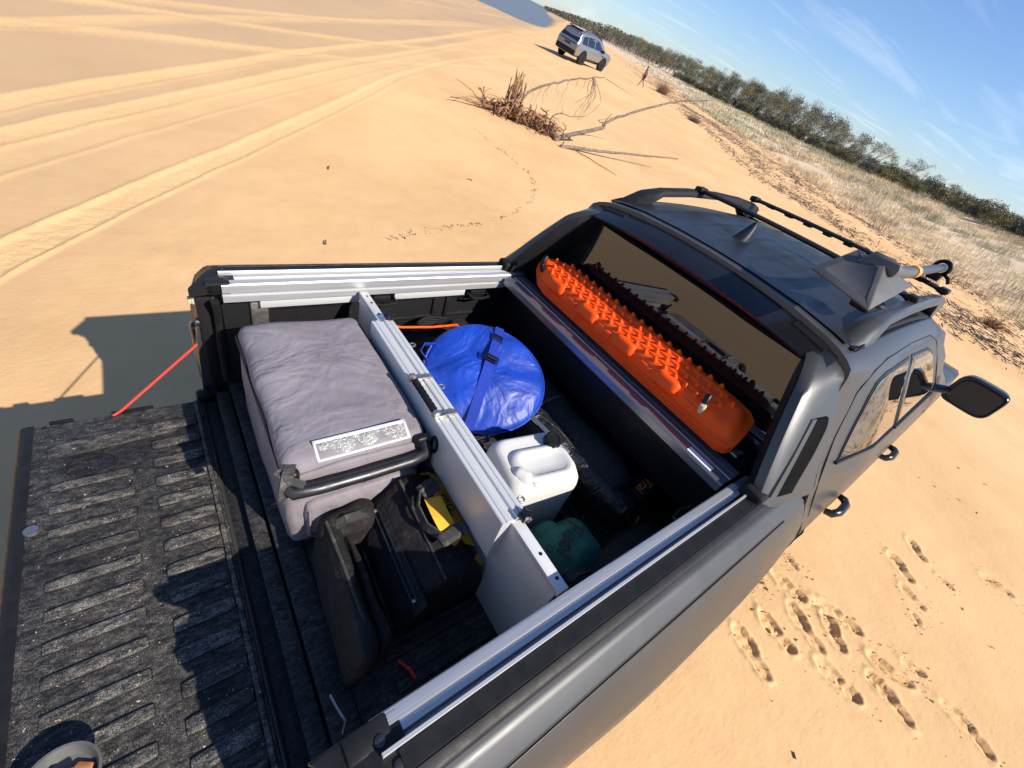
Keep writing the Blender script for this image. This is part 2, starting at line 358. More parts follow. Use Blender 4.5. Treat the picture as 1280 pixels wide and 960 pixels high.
def build_sand():
    cx, cy = CAMW.x, CAMW.y
    rad = np.concatenate([np.linspace(.02, 1.2, 24), np.geomspace(1.215, 5.6, 330)[:], np.geomspace(5.64, 40, 290), np.geomspace(41, 4000, 150)])
    vis = np.radians(np.arange(-50, 118, .2)); oth = np.radians(np.linspace(118, 310, 98)[:-1])
    th = np.concatenate([vis, oth]); nr, na = len(rad), len(th)
    RR, TH = np.meshgrid(rad, th, indexing='ij'); X = cx+RR*np.cos(TH); Y = cy+RR*np.sin(TH)
    Z = H(X, Y); S, Tt = st(X, Y)
    trk = np.zeros_like(X); dep = np.zeros_like(X)
    m = (RR < 95) & (TH > R(40)) & (TH < R(125))
    xs, ys = X[m], Y[m]; tv_, dv_ = np.zeros_like(xs), np.zeros_like(xs)
    for pl, wd, dp, ch in TRK:
        d = np.full_like(xs, 9e9); P = np.array(pl)
        P2 = np.concatenate([np.stack([np.interp(np.linspace(0, 1, 5)[:-1], [0, 1], [P[i][k], P[i+1][k]]) for k in (0, 1)], 1) for i in range(len(P)-1)]+[P[-1:]])
        for _ in range(3): P2[1:-1] = (P2[:-2]+2*P2[1:-1]+P2[2:])/4
        sg = np.zeros_like(xs)
        for i in range(len(P2)-1):
            a, b = P2[i], P2[i+1]; ab = b-a; L2 = ab@ab
            q = np.clip(((xs-a[0])*ab[0]+(ys-a[1])*ab[1])/L2, 0, 1); dx = xs-a[0]-q*ab[0]; dy = ys-a[1]-q*ab[1]
            dd = np.hypot(dx, dy); c_ = (dx*ab[1]-dy*ab[0]); nw = dd < d; sg[nw] = np.sign(c_[nw]); d = np.minimum(d, dd)
        e = d*sg/(wd/2)+fbm(xs*1.1, ys*1.1, 3, 5)*.22
        inside = sm(1.0, .8, np.abs(e)); rim = np.exp(-((np.abs(e)-1.12)/.16)**2)
        lug = fbm(xs*15, ys*15, 3, 11)*.9+vnoise(xs*33, ys*33, 31)*.5
        dv_ += -dp*.42*inside*(.7-.45*lug*ch)+dp*.30*rim*(1+lug*.5)
        tv_ = np.maximum(tv_, np.clip(inside*ch+rim*.55, 0, 1))
    trk[m] = tv_; dep[m] = dv_
    # footprints
    fd = np.zeros_like(X); ff = np.zeros_like(X); m = (RR < 7) & (TH > R(-50)) & (TH < R(20)); xs, ys = X[m], Y[m]; dv_ = np.zeros_like(xs); fv = np.zeros_like(xs)
    for k, (ax, ay, bx, by) in enumerate(FPS):
        A = np.array((ax, ay)); B = np.array((bx, by)); L = np.hypot(*(B-A)); u = (B-A)/L; p = np.array((-u[1], u[0])); c0 = (A+B)/2
        lx = (xs-c0[0])*u[0]+(ys-c0[1])*u[1]; ly = (xs-c0[0])*p[0]+(ys-c0[1])*p[1]
        nearby = (np.abs(lx) < .45) & (np.abs(ly) < .4)
        if not nearby.any(): continue
        a = lx[nearby]/(L/2); b = ly[nearby]+.012*np.sin(a*2+k); jit = fbm(xs[nearby]*14, ys[nearby]*14, 3, 40+k)
        hw = (.052+.010*np.cos((a+.65)*2.1))*min(1, L/.24)
        wq = min(1, L/.24); e1 = np.sqrt(((a+.34)/.66)**2+(b/(.054*wq))**2); e2 = np.sqrt(((a-.58)/.42)**2+(b/(.040*wq))**2); em = np.sqrt(((a-.15)/.5)**2+(b/(.028*wq))**2)
        e = np.minimum(np.minimum(e1, e2), em)+jit*.26
        ins = sm(1.04, .84, e); rim = np.exp(-((e-1.22)/.18)**2)
        depth = (.017+.009*((k*37) % 7)/7)*(1+.35*a*(1 if k % 2 else -1))
        crumb = np.maximum(0, fbm(xs[nearby]*30, ys[nearby]*30, 3, 80+k))*np.exp(-((e-1.35)/.4)**2)
        dv_[nearby] = np.minimum(dv_[nearby], 0)*(1-ins)+np.where(ins > 0, -depth*ins*(1+.3*jit+.12*np.sin(a*17)), 0)+dv_[nearby]*(dv_[nearby] > 0)+rim*.008*(1+jit*1.5)+crumb*.012
        fv[nearby] = np.maximum(fv[nearby], ins)
    fd[m] = dv_; ff[m] = fv
    near = sm(30, 4, RR)
    und = .012*fbm(X*1.3, Y*1.3, 3, 3)*near+.005*fbm(X*6, Y*4, 3, 9)*sm(14, 3, RR)
    wr = sm(11.5, 13.5, Tt+fbm(S*.12, Tt*.12, 3, 4)*2.5)*sm(37, 24, Tt); dune = sm(18, 26, Tt*38/np.maximum(tveg(S), 6))
    und = und+wr*(.05*fbm(S*.9, Tt*2.5, 4, 21)+.02*fbm(S*4, Tt*6, 3, 22))*sm(140, 30, RR)+dune*.18*fbm(S*.35, Tt*.45, 4, 23)*sm(3, 20, RR)
    Z = Z+dep+fd+und
    wet = sm(.3, 1.15, sm(-1.0, -6, Tt+2.0*fbm(S*.05, Tt*.12, 3, 8))+.25*fbm(S*.12, Tt*.5, 3, 12))*(1-trk)
    wet = np.maximum(wet, sm(-.75, -1.15, Z)*.8*(RR > 60))
    co = np.stack([X, Y, Z], -1).reshape(-1, 3).astype(np.float32)
    i, j = np.meshgrid(np.arange(nr-1), np.arange(na), indexing='ij'); j2 = (j+1) % na
    f = np.stack([i*na+j, (i+1)*na+j, (i+1)*na+j2, i*na+j2], -1).reshape(-1, 4).astype(np.int32)
    me = bpy.data.meshes.new('sand'); nf = len(f)
    me.vertices.add(len(co)); me.vertices.foreach_set('co', co.ravel())
    me.loops.add(nf*4); me.loops.foreach_set('vertex_index', f.ravel())
    me.polygons.add(nf); me.polygons.foreach_set('loop_start', np.arange(0, nf*4, 4, dtype=np.int32))
    try: me.polygons.foreach_set('loop_total', np.full(nf, 4, dtype=np.int32))
    except Exception: pass
    me.update(calc_edges=True); me.shade_smooth()
    for nm, a in (('track', trk), ('wet', wet), ('wrack', wr), ('dune', dune), ('foot', ff)):
        at = me.attributes.new(nm, 'FLOAT', 'POINT'); at.data.foreach_set('value', a.ravel().astype(np.float32))
    me.materials.append(M['sand'])
    o = bpy.data.objects.new('sand', me); COL.objects.link(o); tag(o, 'orange beach sand with wheel tracks and footprints', None, None, 'structure'); return o
k = NT('sand')
tr, we, wk, du, fo = (k.attr(a) for a in ('track', 'wet', 'wrack', 'dune', 'foot'))
n1 = k.noise(.30, 7, .68); n2 = k.noise(3.2, 5, .65); n3 = k.noise(420, 2, .6); n4 = k.noise(40, 4, .65)
c = k.mix(k.ramp(n1, .3, .7), (.60, .368, .172), (.71, .455, .228))
c = k.mix(k.math('MULTIPLY', k.ramp(n2, .35, .75), .35), c, (.70, .475, .245))
c = k.mix(k.math('MULTIPLY', we, .65), c, (.43, .29, .155))
c = k.mix(k.math('MULTIPLY', tr, .5), c, (.76, .51, .25))
c = k.mix(k.math('MULTIPLY', du, .85), c, (.66, .53, .38))
# dark mineral and leaf litter streaks along the wrack line
wn = k.noise(1, 6, .72, k.coord((.55, 2.2, 1), (0, 0, R(-50))), .8); wn2 = k.noise(9, 4, .7)
wm = k.math('MULTIPLY', k.math('MULTIPLY', k.ramp(wn, .50, .66), k.ramp(wn2, .40, .62)), wk)
c = k.mix(k.math('MULTIPLY', wm, .45), c, (.22, .145, .10))
fl = k.ramp(k.noise(1, 5, .6, k.coord((.7, 3.0, 1), (0, 0, R(-35))), .6), .60, .74)
fl = k.math('MULTIPLY', fl, k.ramp(k.noise(60, 3, .7), .48, .62)); c = k.mix(k.math('MULTIPLY', fl, .30), c, (.26, .17, .11))
c = k.mix(k.math('MULTIPLY', k.ramp(n3, .35, .7), .18), c, (.40, .25, .12))
k.set(Base_Color=c, Roughness=k.ramp(we, 0, 1, .92, .55), Specular_IOR_Level=.25)
b = k.bump(n3, .25, .004); b = k.bump(n4, .22, .008, b)
b = k.bump(k.noise(1, 4, .6, k.coord((14, 30, 10), (0, 0, .5))), .25, .010, b)
hh = k.math('MULTIPLY', k.noise(30, 4, .7), tr); k.bump(hh, .55, .022, b)
M['sand'] = k.m
sand = build_sand()
# lagoon and sea: one flat sheet below the beach
mb = MB(); vs = mb.verts([(-3000, 0, -1.2), (3500, 20, -1.2), (3500, 5000, -1.2), (-3000, 5000, -1.2)]); mb.face(vs)
tag(make('sea_water', mb, 'water'), 'grey blue water of the lagoon at the far end of the beach', None, None, 'structure')

# ------------------------------------------------------------------ the pickup truck (truck coordinates)
truck = thing('pickup_truck', 'dark grey dual cab pickup with open tailgate and loaded bed', 'pickup truck', (0, 0, 0))
def interp(x, a, b): return float(np.interp(x, a, b))
AX = .98
def zarch(x): d = abs(x-AX); return .55 if d > .47 else .48+math.sqrt(max(0, .47**2-d*d))*1.0
# bed sides
for s in (1, -1):
    prof = [(.90, .55), (.928, .72), (.948, .90), (.956, 1.03), (.953, 1.13), (.940, 1.215), (.917, 1.285), (.885, 1.335), (.874, 1.345), (.872, 1.349), (.846, 1.360), (.842, 1.366), (.826, 1.373), (.765, 1.372), (.765, 1.30), (.775, 1.1), (.775, .84), (.80, .6)]
    zr = [.5, .85, 1.0, 1.2, 1.31, 1.36, 1.38]; xr = [-.05, -.055, -.05, -.03, .0, .045, .075]
    mb = MB(); rings = []
    for i in range(45):
        u = i/44; ring = []
        for y, z in prof:
            x0 = interp(z, zr, xr); x = x0+u*(1.575-x0); zz = max(z, zarch(x)) if y > .79 and z < 1.02 else z
            fl = .022*math.exp(-((x-AX)/.5)**4) if (y > .92) else 0
            ring.append((x, s*(y+fl), zz))
        rings.append(ring)
    mb.loft(rings); side = make('bed_side', mb, 'paint', truck, 50)
    # feature grooves along the shoulder
    mb = MB(); mb.tube([(.16, s*.8795, 1.3415), (.8, s*.8800, 1.3415), (1.40, s*.8795, 1.3415)], .0022, 6)
    make('shoulder_groove', mb, 'black_smooth', side)
    # plastic rail cap with a groove
    mb = MB(); cap = [(.7595, 1.360), (.7595, 1.380), (.763, 1.3835), (.7935, 1.3850), (.7945, 1.3835), (.7965, 1.3835), (.7975, 1.3850), (.812, 1.3825), (.819, 1.377), (.823, 1.366)]
    xe = [.10, .085, .08, .08, .085, .085, .085, .09, .10, .12]
    rr = [[(x0+u*(1.50-x0), s*y, z) for (y, z), x0 in zip(cap, xe)] for u in np.linspace(0, 1, 12)]
    mb.loft(rr); cap_o = make('rail_cap', mb, 'black_plastic', truck, 40)
    mb = MB()   # rear end piece of the cap
    cap2 = [(.70, 1.335), (.70, 1.366), (.706, 1.370), (.80, 1.381), (.815, 1.376), (.825, 1.36), (.825, 1.335)]
    rr = []
    for u, dx in ((0, 0), (.5, 0), (1, 0)):
        rr.append([(-.040+.45*(y-.70)+2.2*max(0, y-.79)+u*(.098+.040-.45*(y-.70)-2.2*max(0, y-.79)), s*y, z - (.012 if u == 0 else 0)) for y, z in cap2])
    mb.loft(rr); endp = make('rail_end_cap', mb, 'black_plastic', truck, 30)
    for yy, xx in ((.735, .06), (.78, .075)):
        mb = MB(); mb.lathe([(.004, .0), (.009, 0), (.009, .003), (.004, .004)], 12, Matrix.Translation((xx, s*yy, 1.374 if yy < .75 else 1.379))); make('cap_bolt', mb, 'dark_metal', endp)
    # aluminium roller cover rail
    al = [(.700, 1.296), (.700, 1.318), (.707, 1.321), (.707, 1.331), (.700, 1.334), (.6985, 1.364), (.7015, 1.3685), (.711, 1.3715), (.7235, 1.3725), (.7245, 1.3685), (.729, 1.3685), (.730, 1.3725), (.7405, 1.3735), (.7415, 1.371), (.7415, 1.335), (.7515, 1.335), (.7515, 1.3885), (.7525, 1.390), (.758, 1.390), (.7588, 1.389), (.7588, 1.296)]
    mb = MB(); mb.prism(al, lambda p: (.055, s*p[0], p[1]), lambda p: (1.315, s*p[0], p[1])); rail = make('aluminium_rail', mb, 'aluminium', truck, 25)
    mb = MB(); mb.box((.045, s*.722, 1.352), (.075, .044, .046), None, .006); make('end_block', mb, 'black_plastic', rail)
    mb = MB(); mb.box((1.36, s*.722, 1.350), (.10, .042, .040), None, .004); make('rail_joint', mb, 'bar_metal', rail)
    # perforated clamp rail and tie down cleats
    for a, b in ((.17, .545), (.70, 1.07)):
        mb = MB(); mb.box(((a+b)/2, s*.728, 1.272), (b-a, .028, .036), None, .003); ch = make('clamp_channel', mb, 'anodised', truck)
        for q in np.linspace(a+.06, b-.06, 4):
            mb = MB(); mb.box((q, s*.728, 1.291), (.026, .012, .004), None, .001); make('slot', mb, 'black_smooth', ch)
    for x in (.64, 1.14):
        mb = MB(); mb.box((x, s*.728, 1.262), (.085, .05, .042), None, .01)
        mb.tube([(x-.055, s*.715, 1.268), (x-.05, s*.672, 1.262), (x, s*.664, 1.260), (x+.05, s*.672, 1.262), (x+.055, s*.715, 1.268)], .007, 8)
        make('tie_down_cleat', mb, 'black_smooth', truck)
    # seal tube, striker plate and lamp on the rear post
    mb = MB(); mb.box((.0, s*.792, 1.06), (.05, .07, .50), None, .012); post = make('rear_post', mb, 'liner', truck)
    mb = MB(); mb.tube([(.03, s*.705, 1.30), (.034, s*.728, 1.24), (.03, s*.742, 1.1), (.03, s*.742, .90)], .013, 8); make('seal_tube', mb, 'rubber', post)
    mb = MB(); mb.box((-.028, s*.80, 1.265), (.012, .05, .035), None, .003); mb.box((-.035, s*.785, 1.262), (.02, .012, .028), None, .003); make('latch_striker', mb, 'tan_print', post)
    mb = MB(); mb.box((-.03, s*.805, 1.10), (.016, .06, .022), None, .004); make('latch_bracket', mb, 'zinc', post)
    mb = MB(); mb.lathe([(.004, 0), (.016, 0), (.016, .012), (.004, .016)], 14, Matrix.Translation((-.022, s*.78, 1.17)) @ Matrix.Rotation(R(-90), 4, 'Y')); make('post_plug', mb, 'dark_metal', post)
# tail lamps on the outside corners
for s in (1, -1):
    mb = MB(); mb.box((-.03, s*.925, .92), (.05, .05, .30), None, .018, 3); make('tail_lamp', mb, 'tail_dark', truck)
# bed liner: floor, sill, ribs, walls, wheel wells, bulkhead
mb = MB(); mb.box((.80, 0, .845), (1.52, 1.53, .05), None, .004)
for i in range(17): mb.box((.86, -.68+.085*i, .8725), (1.30, .034, .016), None, .007)
mb.box((.07, 0, .868), (.075, 1.5, .022), None, .008); mb.box((.005, 0, .842), (.05, 1.46, .03), None, .01); floor = make('bed_floor', mb, 'liner_dusty', truck)
for s in (1, -1):
    mb = MB(); mb.box((.80, s*.765, 1.08), (1.5, .03, .43), None, .004); wall = make('bed_wall', mb, 'liner', truck)
    for a, b in ((.20, .50), (.62, .93), (1.0, 1.42)):
        mb = MB()
        for zz in (1.125, 1.235): mb.box(((a+b)/2, s*.746, zz), (b-a, .014, .018), None, .005)
        for xx in (a, b): mb.box((xx, s*.746, 1.18), (.022, .014, .125), None, .005)
        make('wall_panel', mb, 'liner', wall)
    mb = MB()
    mb.box((.17, s*.742, 1.215), (.062, .02, .11), None, .01)
    make('bracket_pad', mb, 'zinc', wall)
    mb = MB(); rr = []
    for i in range(13):
        u = i/12; x = .70+.68*u; h = .22*min(1, math.sin(math.pi*u)**.45 if 0 < u < 1 else 0)
        rr.append([(x, s*.755, .86), (x, s*.575, .86), (x, s*.565, .86+h*.6), (x, s*.60, .862+h*.93), (x, s*.66, .864+h), (x, s*.755, .864+h)])
    mb.loft(rr); make('wheel_well', mb, 'liner', truck, 40)
mb = MB(); mb.box((1.555, 0, 1.1), (.04, 1.53, .50), None, .005); make('bed_bulkhead', mb, 'liner', truck)
mb = MB(); mb.tube([(.06, -.615, .885), (.07, -.60, .915), (.06, -.565, .925), (.055, -.53, .915)], .004, 6); make('tie_down_loop', mb, 'zinc', floor)
# roller cover canister with its front bar
mb = MB(); mb.box((1.425, 0, 1.23), (.21, 1.37, .235), None, .01); can_o = make('cover_canister', mb, 'black_smooth', truck)
mb = MB(); mb.prism([(1.272, 1.325), (1.272, 1.356), (1.276, 1.360), (1.322, 1.3615), (1.324, 1.357), (1.332, 1.357), (1.334, 1.3615), (1.352, 1.362), (1.354, 1.352), (1.362, 1.352), (1.364, 1.362), (1.402, 1.362), (1.404, 1.350), (1.404, 1.325)], lambda p: (p[0], -.685, p[1]), lambda p: (p[0], .685, p[1]))
bar = make('front_bar', mb, 'bar_metal', truck, 25)
mb = MB(); mb.box((1.296, -.575, 1.3622), (.03, .105, .0012)); make('sticker', mb, 'sticker', bar)
mb = MB(); mb.box((1.475, 0, 1.352), (.14, 1.38, .012), None, .003); make('canister_lid', mb, 'black_smooth', can_o)
for y in (-.62, .62):
    mb = MB(); mb.box((1.49, y, 1.362), (.06, .03, .012), None, .004); make('lid_clip', mb, 'zinc' if y < 0 else 'dark_metal', can_o)
# tailgate, open and level
TGZ = .84
mb = MB(); mb.box((-.315, 0, TGZ-.035), (.51, 1.44, .06), None, .012, 3); tg = make('tailgate', mb, 'paint', truck)
mb = MB(); pp = [(-.075, .715), (-.075, -.715), (-.50, -.715), (-.50, .715)]
t_ = bmesh.new()
mb.box((-.307, 0, TGZ-.006), (.472, 1.425, .016), None, .006)
for i in range(16):
    y = .60-.0845*i
    mb.soft((-.168, y, TGZ+.001), (.072, .022, .010), .0099, 6)
    if not (i in (1,)): mb.soft((-.39 if i else -.36, y-.01, TGZ+.001), (.100, .018, .0085), .0084, 6)
mb.box((-.088, 0, TGZ+.003), (.016, 1.42, .012), None, .005)
mb.soft((-.33, .585, TGZ+.001), (.17, .034, .008), .0079, 6, rot=Matrix.Rotation(R(4), 3, 'Z'))
lin = make('tailgate_liner', mb, 'tailgate_plastic', tg, 60)
mb = MB(); mb.loft([[(-.395+r*math.cos(a), .49+r*.62*math.sin(a), TGZ+z) for a in np.linspace(0, 2*math.pi, 33)[:-1]] for r, z in ((.058, .002), (.060, .0075), (.064, .0075), (.066, .002))], True, False); make('moulded_ring', mb, 'liner_dusty', lin)
mb = MB(); mb.lathe([(.003, .004), (.016, .003), (.017, .0), (.017, -.01)][::-1], 18, Matrix.Translation((-.522, .28, TGZ+.007))); make('lock_button', mb, 'zinc', tg)
mb = MB(); rr = []
for u in np.linspace(0, 1, 20):
    y = .715-1.43*u; rr.append([(-.535, y, TGZ-.04), (-.535, y, TGZ+.004), (-.550, y, TGZ+.005), (-.565, y, TGZ+.001), (-.575, y, TGZ-.012), (-.578, y, TGZ-.045)])
mb.loft(rr); make('tailgate_lip', mb, 'black_plastic', tg, 60)
for a, b in ((-.47, .06), (-.28, .12)):
    mb = MB(); mb.box((a, .72, TGZ-.002), (b, .012, .014), None, .003); make('edge_clip', mb, 'black_smooth', tg)
for s in (1, -1):
    mb = MB(); mb.box((-.055, s*.735, TGZ+.0), (.06, .05, .05), None, .015); mb.box((-.02, s*.745, TGZ-.02), (.03, .04, .08), None, .008); make('hinge_knuckle', mb, 'black_smooth', tg)
mb = MB(); mb.tube([(-.002, .792, 1.10), (-.02, .788, 1.085), (-.31, .712, .852), (-.335, .705, .842)], .0046, 8); cab_l = make('tailgate_cable', mb, 'red_cable', tg)
mb = MB(); mb.tube([(.008, .794, 1.112), (-.028, .786, 1.078)], [.014, .007], 10); mb.box((.012, .795, 1.115), (.03, .02, .04), None, .008); make('cable_end', mb, 'zinc', cab_l)
mb = MB(); mb.box((-.30, 0, .62), (.14, 1.70, .20), None, .05, 3); make('rear_bumper', mb, 'black_plastic', truck)
mb = MB(); mb.box((-.035, 0, .72), (.062, 1.62, .20), None, .01); mb.box((.02, 0, .78), (.04, 1.5, .1), None, .01); make('bed_rear_sill', mb, 'liner', truck)

# cargo divider across the bed
mb = MB()
mb.box((.535, 0, 1.10), (.012, 1.36, .42), None, .002); mb.box((.545, 0, 1.312), (.034, 1.375, .020), None, .002); dv = make('cargo_divider', mb, 'anodised', truck)
mb = MB(); ex = [(.492, 1.165), (.492, 1.335), (.494, 1.3375), (.500, 1.338), (.502, 1.334), (.506, 1.334), (.508, 1.338), (.520, 1.3385), (.522, 1.331), (.540, 1.331), (.542, 1.3385), (.553, 1.3385), (.555, 1.335), (.559, 1.335), (.561, 1.3385), (.574, 1.338), (.575, 1.336), (.575, 1.165)]
mb.prism(ex, lambda p: (p[0], -.478, p[1]), lambda p: (p[0], .455, p[1])); dx = make('divider_beam', mb, 'anodised', dv, 25)
mb = MB(); rr = []
for i in range(15):
    y = .085-.14*i/14; rr.append([(.500+.012*math.cos(a), y, 1.352+.011*math.sin(a)-(.003 if i % 2 else 0)) for a in np.linspace(0, 2*math.pi, 11)[:-1]])
mb.loft(rr); gr = make('grip', mb, 'rubber', dx, 60)
for y in (.105, -.075):
    mb = MB(); mb.box((.528, y, 1.343), (.085, .020, .010), None, .003); mb.box((.498, y, 1.352), (.022, .018, .024), None, .004); make('grip_bracket', mb, 'zinc', gr)
for x, y, zz in ((.560, -.487, 1.345), (.565, .462, 1.345)):
    mb = MB(); n_ = 10; mb.loft([[(x+(rr_*(1+.14*math.cos(5*a)))*math.cos(a), y+(rr_*(1+.14*math.cos(5*a)))*math.sin(a), z) for a in np.linspace(0, 2*math.pi, 31)[:-1]] for rr_, z in ((.012, zz-.01), (.019, zz-.004), (.019, zz+.008), (.012, zz+.013))]); make('clamp_knob', mb, 'black_smooth', dv, 30)
for y in (-.655, -.585, .52, .60, .65):
    mb = MB(); mb.lathe([(.001, .0), (.005, 0), (.005, .001), (.001, .0012)], 12, Matrix.Translation((.548, y, 1.3222))); make('rivet_hole', mb, 'black_smooth', dv)
mb = MB(); mb.tube([(.489+.004*math.sin(a)*0, -.115+.016*math.cos(a), 1.255+.030*math.sin(a)) for a in np.linspace(0, 2*math.pi, 21)], .0055, 8); mb.tube([(.487, -.11, 1.23), (.480, -.125, 1.19), (.476, -.118, 1.12)], .005, 8); make('hook_loop', mb, 'rubber', dv)
for y, x in ((.30, .582), (-.43, .582), (.06, .582)):
    mb = MB(); mb.tube([(x+.010+.010*math.cos(a), y+.010*math.sin(a), 1.325) for a in np.linspace(0, 2*math.pi, 15)], .003, 6); make('eye_bolt', mb, 'zinc', dv)
mb = MB(); mb.box((.585, -.665, 1.318), (.03, .03, .022), None, .005); make('end_latch', mb, 'black_smooth', dv)

# cab and front body
HS = [(.88, .48), (.925, .60), (.948, .75), (.957, .95), (.957, 1.10), (.950, 1.23), (.932, 1.33), (.912, 1.395), (.884, 1.44), (.838, 1.53), (.792, 1.62), (.748, 1.70), (.715, 1.752), (.690, 1.778), (.655, 1.797), (.615, 1.812), (.55, 1.826), (.40, 1.846), (.2, 1.858), (0, 1.862)]
HZ = [z for y, z in HS]; HY = [y for y, z in HS]
def hw(z, x=9.): return interp(z, HZ, HY)-.055*float(sm(2.15, 1.6, x))*float(sm(1.18, 1.38, z))*float(sm(1.80, 1.70, z)*.75+.25)
def HYf(z): return interp(z, HZ, HY)
def x_rear(z): return 1.595+.22*max(0, z-1.40) if z > 1.40 else 1.595
mb = MB(); rings = []
xs_ = list(np.linspace(0, 1, 15))
for u in xs_:
    ring = []
    for y, z in HS: ring.append((x_rear(z)+u*(2.95-x_rear(z)), y-HYf(z)+hw(z, x_rear(z)+u*(2.95-x_rear(z))) if y > .5 else y, z+(.022*math.sin(math.pi*min(1, max(0, (u-.0)/1.2))) if z > 1.79 else 0)))
    rings.append(ring)
for x, zm, nar in ((3.10, 1.84, 1), (3.25, 1.77, 1), (3.5, 1.62, 1), (3.75, 1.47, 1), (3.92, 1.385, 1), (4.2, 1.37, 1), (4.6, 1.35, .995), (4.95, 1.30, .97), (5.15, 1.20, .93), (5.22, 1.0, .88), (5.24, .8, .86)):
    ring = []
    for y, z in HS:
        zz = min(z, zm-.02+.02*(1-(y/.95)**2) if z > zm-.02 else z); ring.append((x, y*nar, zz))
    rings.append(ring)
full = [r + [(x, -y, z) for x, y, z in r[-2::-1]] for r in rings]
mb.loft(full); cabo = make('cab_body', mb, 'paint', truck, 42)
# roof skin, a darker panel a little above the shell, with pressed ribs
def roof_z(y, x):
    u = (x-1.7)/(2.95-1.7)
    return interp(abs(y), HY[::-1], HZ[::-1])+.022*math.sin(math.pi*min(1, max(0, u/1.05)))
mb = MB()
def rp(u, v):
    x = 1.74+1.34*u; y = -.60+1.2*v; rib = .0035*sum(sm(.022, .010, abs(y-q)) for q in (-.42, -.25, -.085, .085, .25, .42))*float(sm(.08, .14, u)*sm(.97, .9, u))
    return (x, y, roof_z(y, min(x, 2.95))+.006+float(rib)-(0.03*max(0, (u-.86)/.14)**2))
mb.grid(rp, 44, 120); make('roof_panel', mb, 'roof_paint', truck, 60)
for s in (1, -1):
    mb = MB(); mb.tube([(x, s*.622, roof_z(.622, x)+.003) for x in np.linspace(1.75, 3.05, 20)], .010, 8, flat=.5); make('roof_ditch_strip', mb, 'black_smooth', truck)
# shark fin antenna
mb = MB(); rr = []
for u in np.linspace(0, 1, 12):
    z = 1.872+.098*u; xa = 2.00+.095*u**.8; xb = 2.175-.018*u; w_ = .040*(1-u)**.8+.007
    xc, hl = (xa+xb)/2, (xb-xa)/2*(1-.55*u)+.004; xc += .025*u
    rr.append([(xc+hl*math.cos(a), .085+w_*math.sin(a), z) for a in np.linspace(0, 2*math.pi, 17)[:-1]])
mb.loft(rr); make('roof_antenna', mb, 'gloss_black', truck, 50)
# rear window, inset in the leaning rear wall
def rw(y, z, off): return (1.595+.085*(z-1.36)-off, y, z)
wy = lambda z: hw(z, 1.62)-.055
mb = MB(); zs = np.linspace(1.36, 1.745, 10)
mb.grid(lambda u, v: rw((2*v-1)*wy(1.36+.385*u), 1.36+.385*u, .010+.012*(1-(2*v-1)**2)), 10, 24)
rg = make('rear_window', mb, 'car_glass', truck)
mb = MB(); pts = [rw(s*wy(z)*1.0, z, .012) for s, z in [(-1, z) for z in zs]+[(1, z) for z in zs[::-1]]]
mb.tube(pts+[pts[0]], .010, 8, False); mb.loft([[V(p) for p in pts], [V((x_rear(p[2])+.01, p[1]*1.02, p[2])) for p in pts]], True, False); make('window_seal', mb, 'void_black', rg)
def hdz(x, y):
    q = -.050*(abs(y)/.622)**2.4; return interp(x, [1.60, 1.69, 1.738, 1.768], [1.812, 1.844, 1.855, 1.862])+q
# header wing over the rear window
mb = MB(); rr = []
for u in np.linspace(-1, 1, 29):
    y = .622*u; dz = -.050*abs(u)**2.4
    zr_, zf = 1.792+dz, 1.862+dz*1.0
    xr_ = 1.570+.01*abs(u)**3; xf = 1.768
    rr.append([(xr_, y, zr_-.006), (xr_-.004, y, zr_+.004), (xr_+.03, y, zr_+.020), (xr_+.12, y, zr_+.052), (xf-.03, y, zf-.008), (xf, y, zf), (xf+.004, y, zf-.03), (1.70, y, zr_-.03), (xr_+.04, y, zr_-.02)])
mb.loft(rr); hd = make('header_wing', mb, 'gloss_black', truck, 40)
for s in (1, -1):
    mb = MB(); mb.prism([(1.65, .44), (1.75, .44), (1.758, .455), (1.758, .555), (1.745, .575), (1.65, .575)], lambda p: (p[0], s*p[1], hdz(*p)-.006), lambda p: (p[0], s*p[1], hdz(*p)+.0045)); make('wing_cover', mb, 'black_smooth', hd, 30)
def sailp(v):
    z = 1.375+v*.415; return 1.305+.235*v**1.1-.015*math.sin(math.pi*v), 1.605+.115*v, .808-.195*v, hw(z, 1.62)+.006
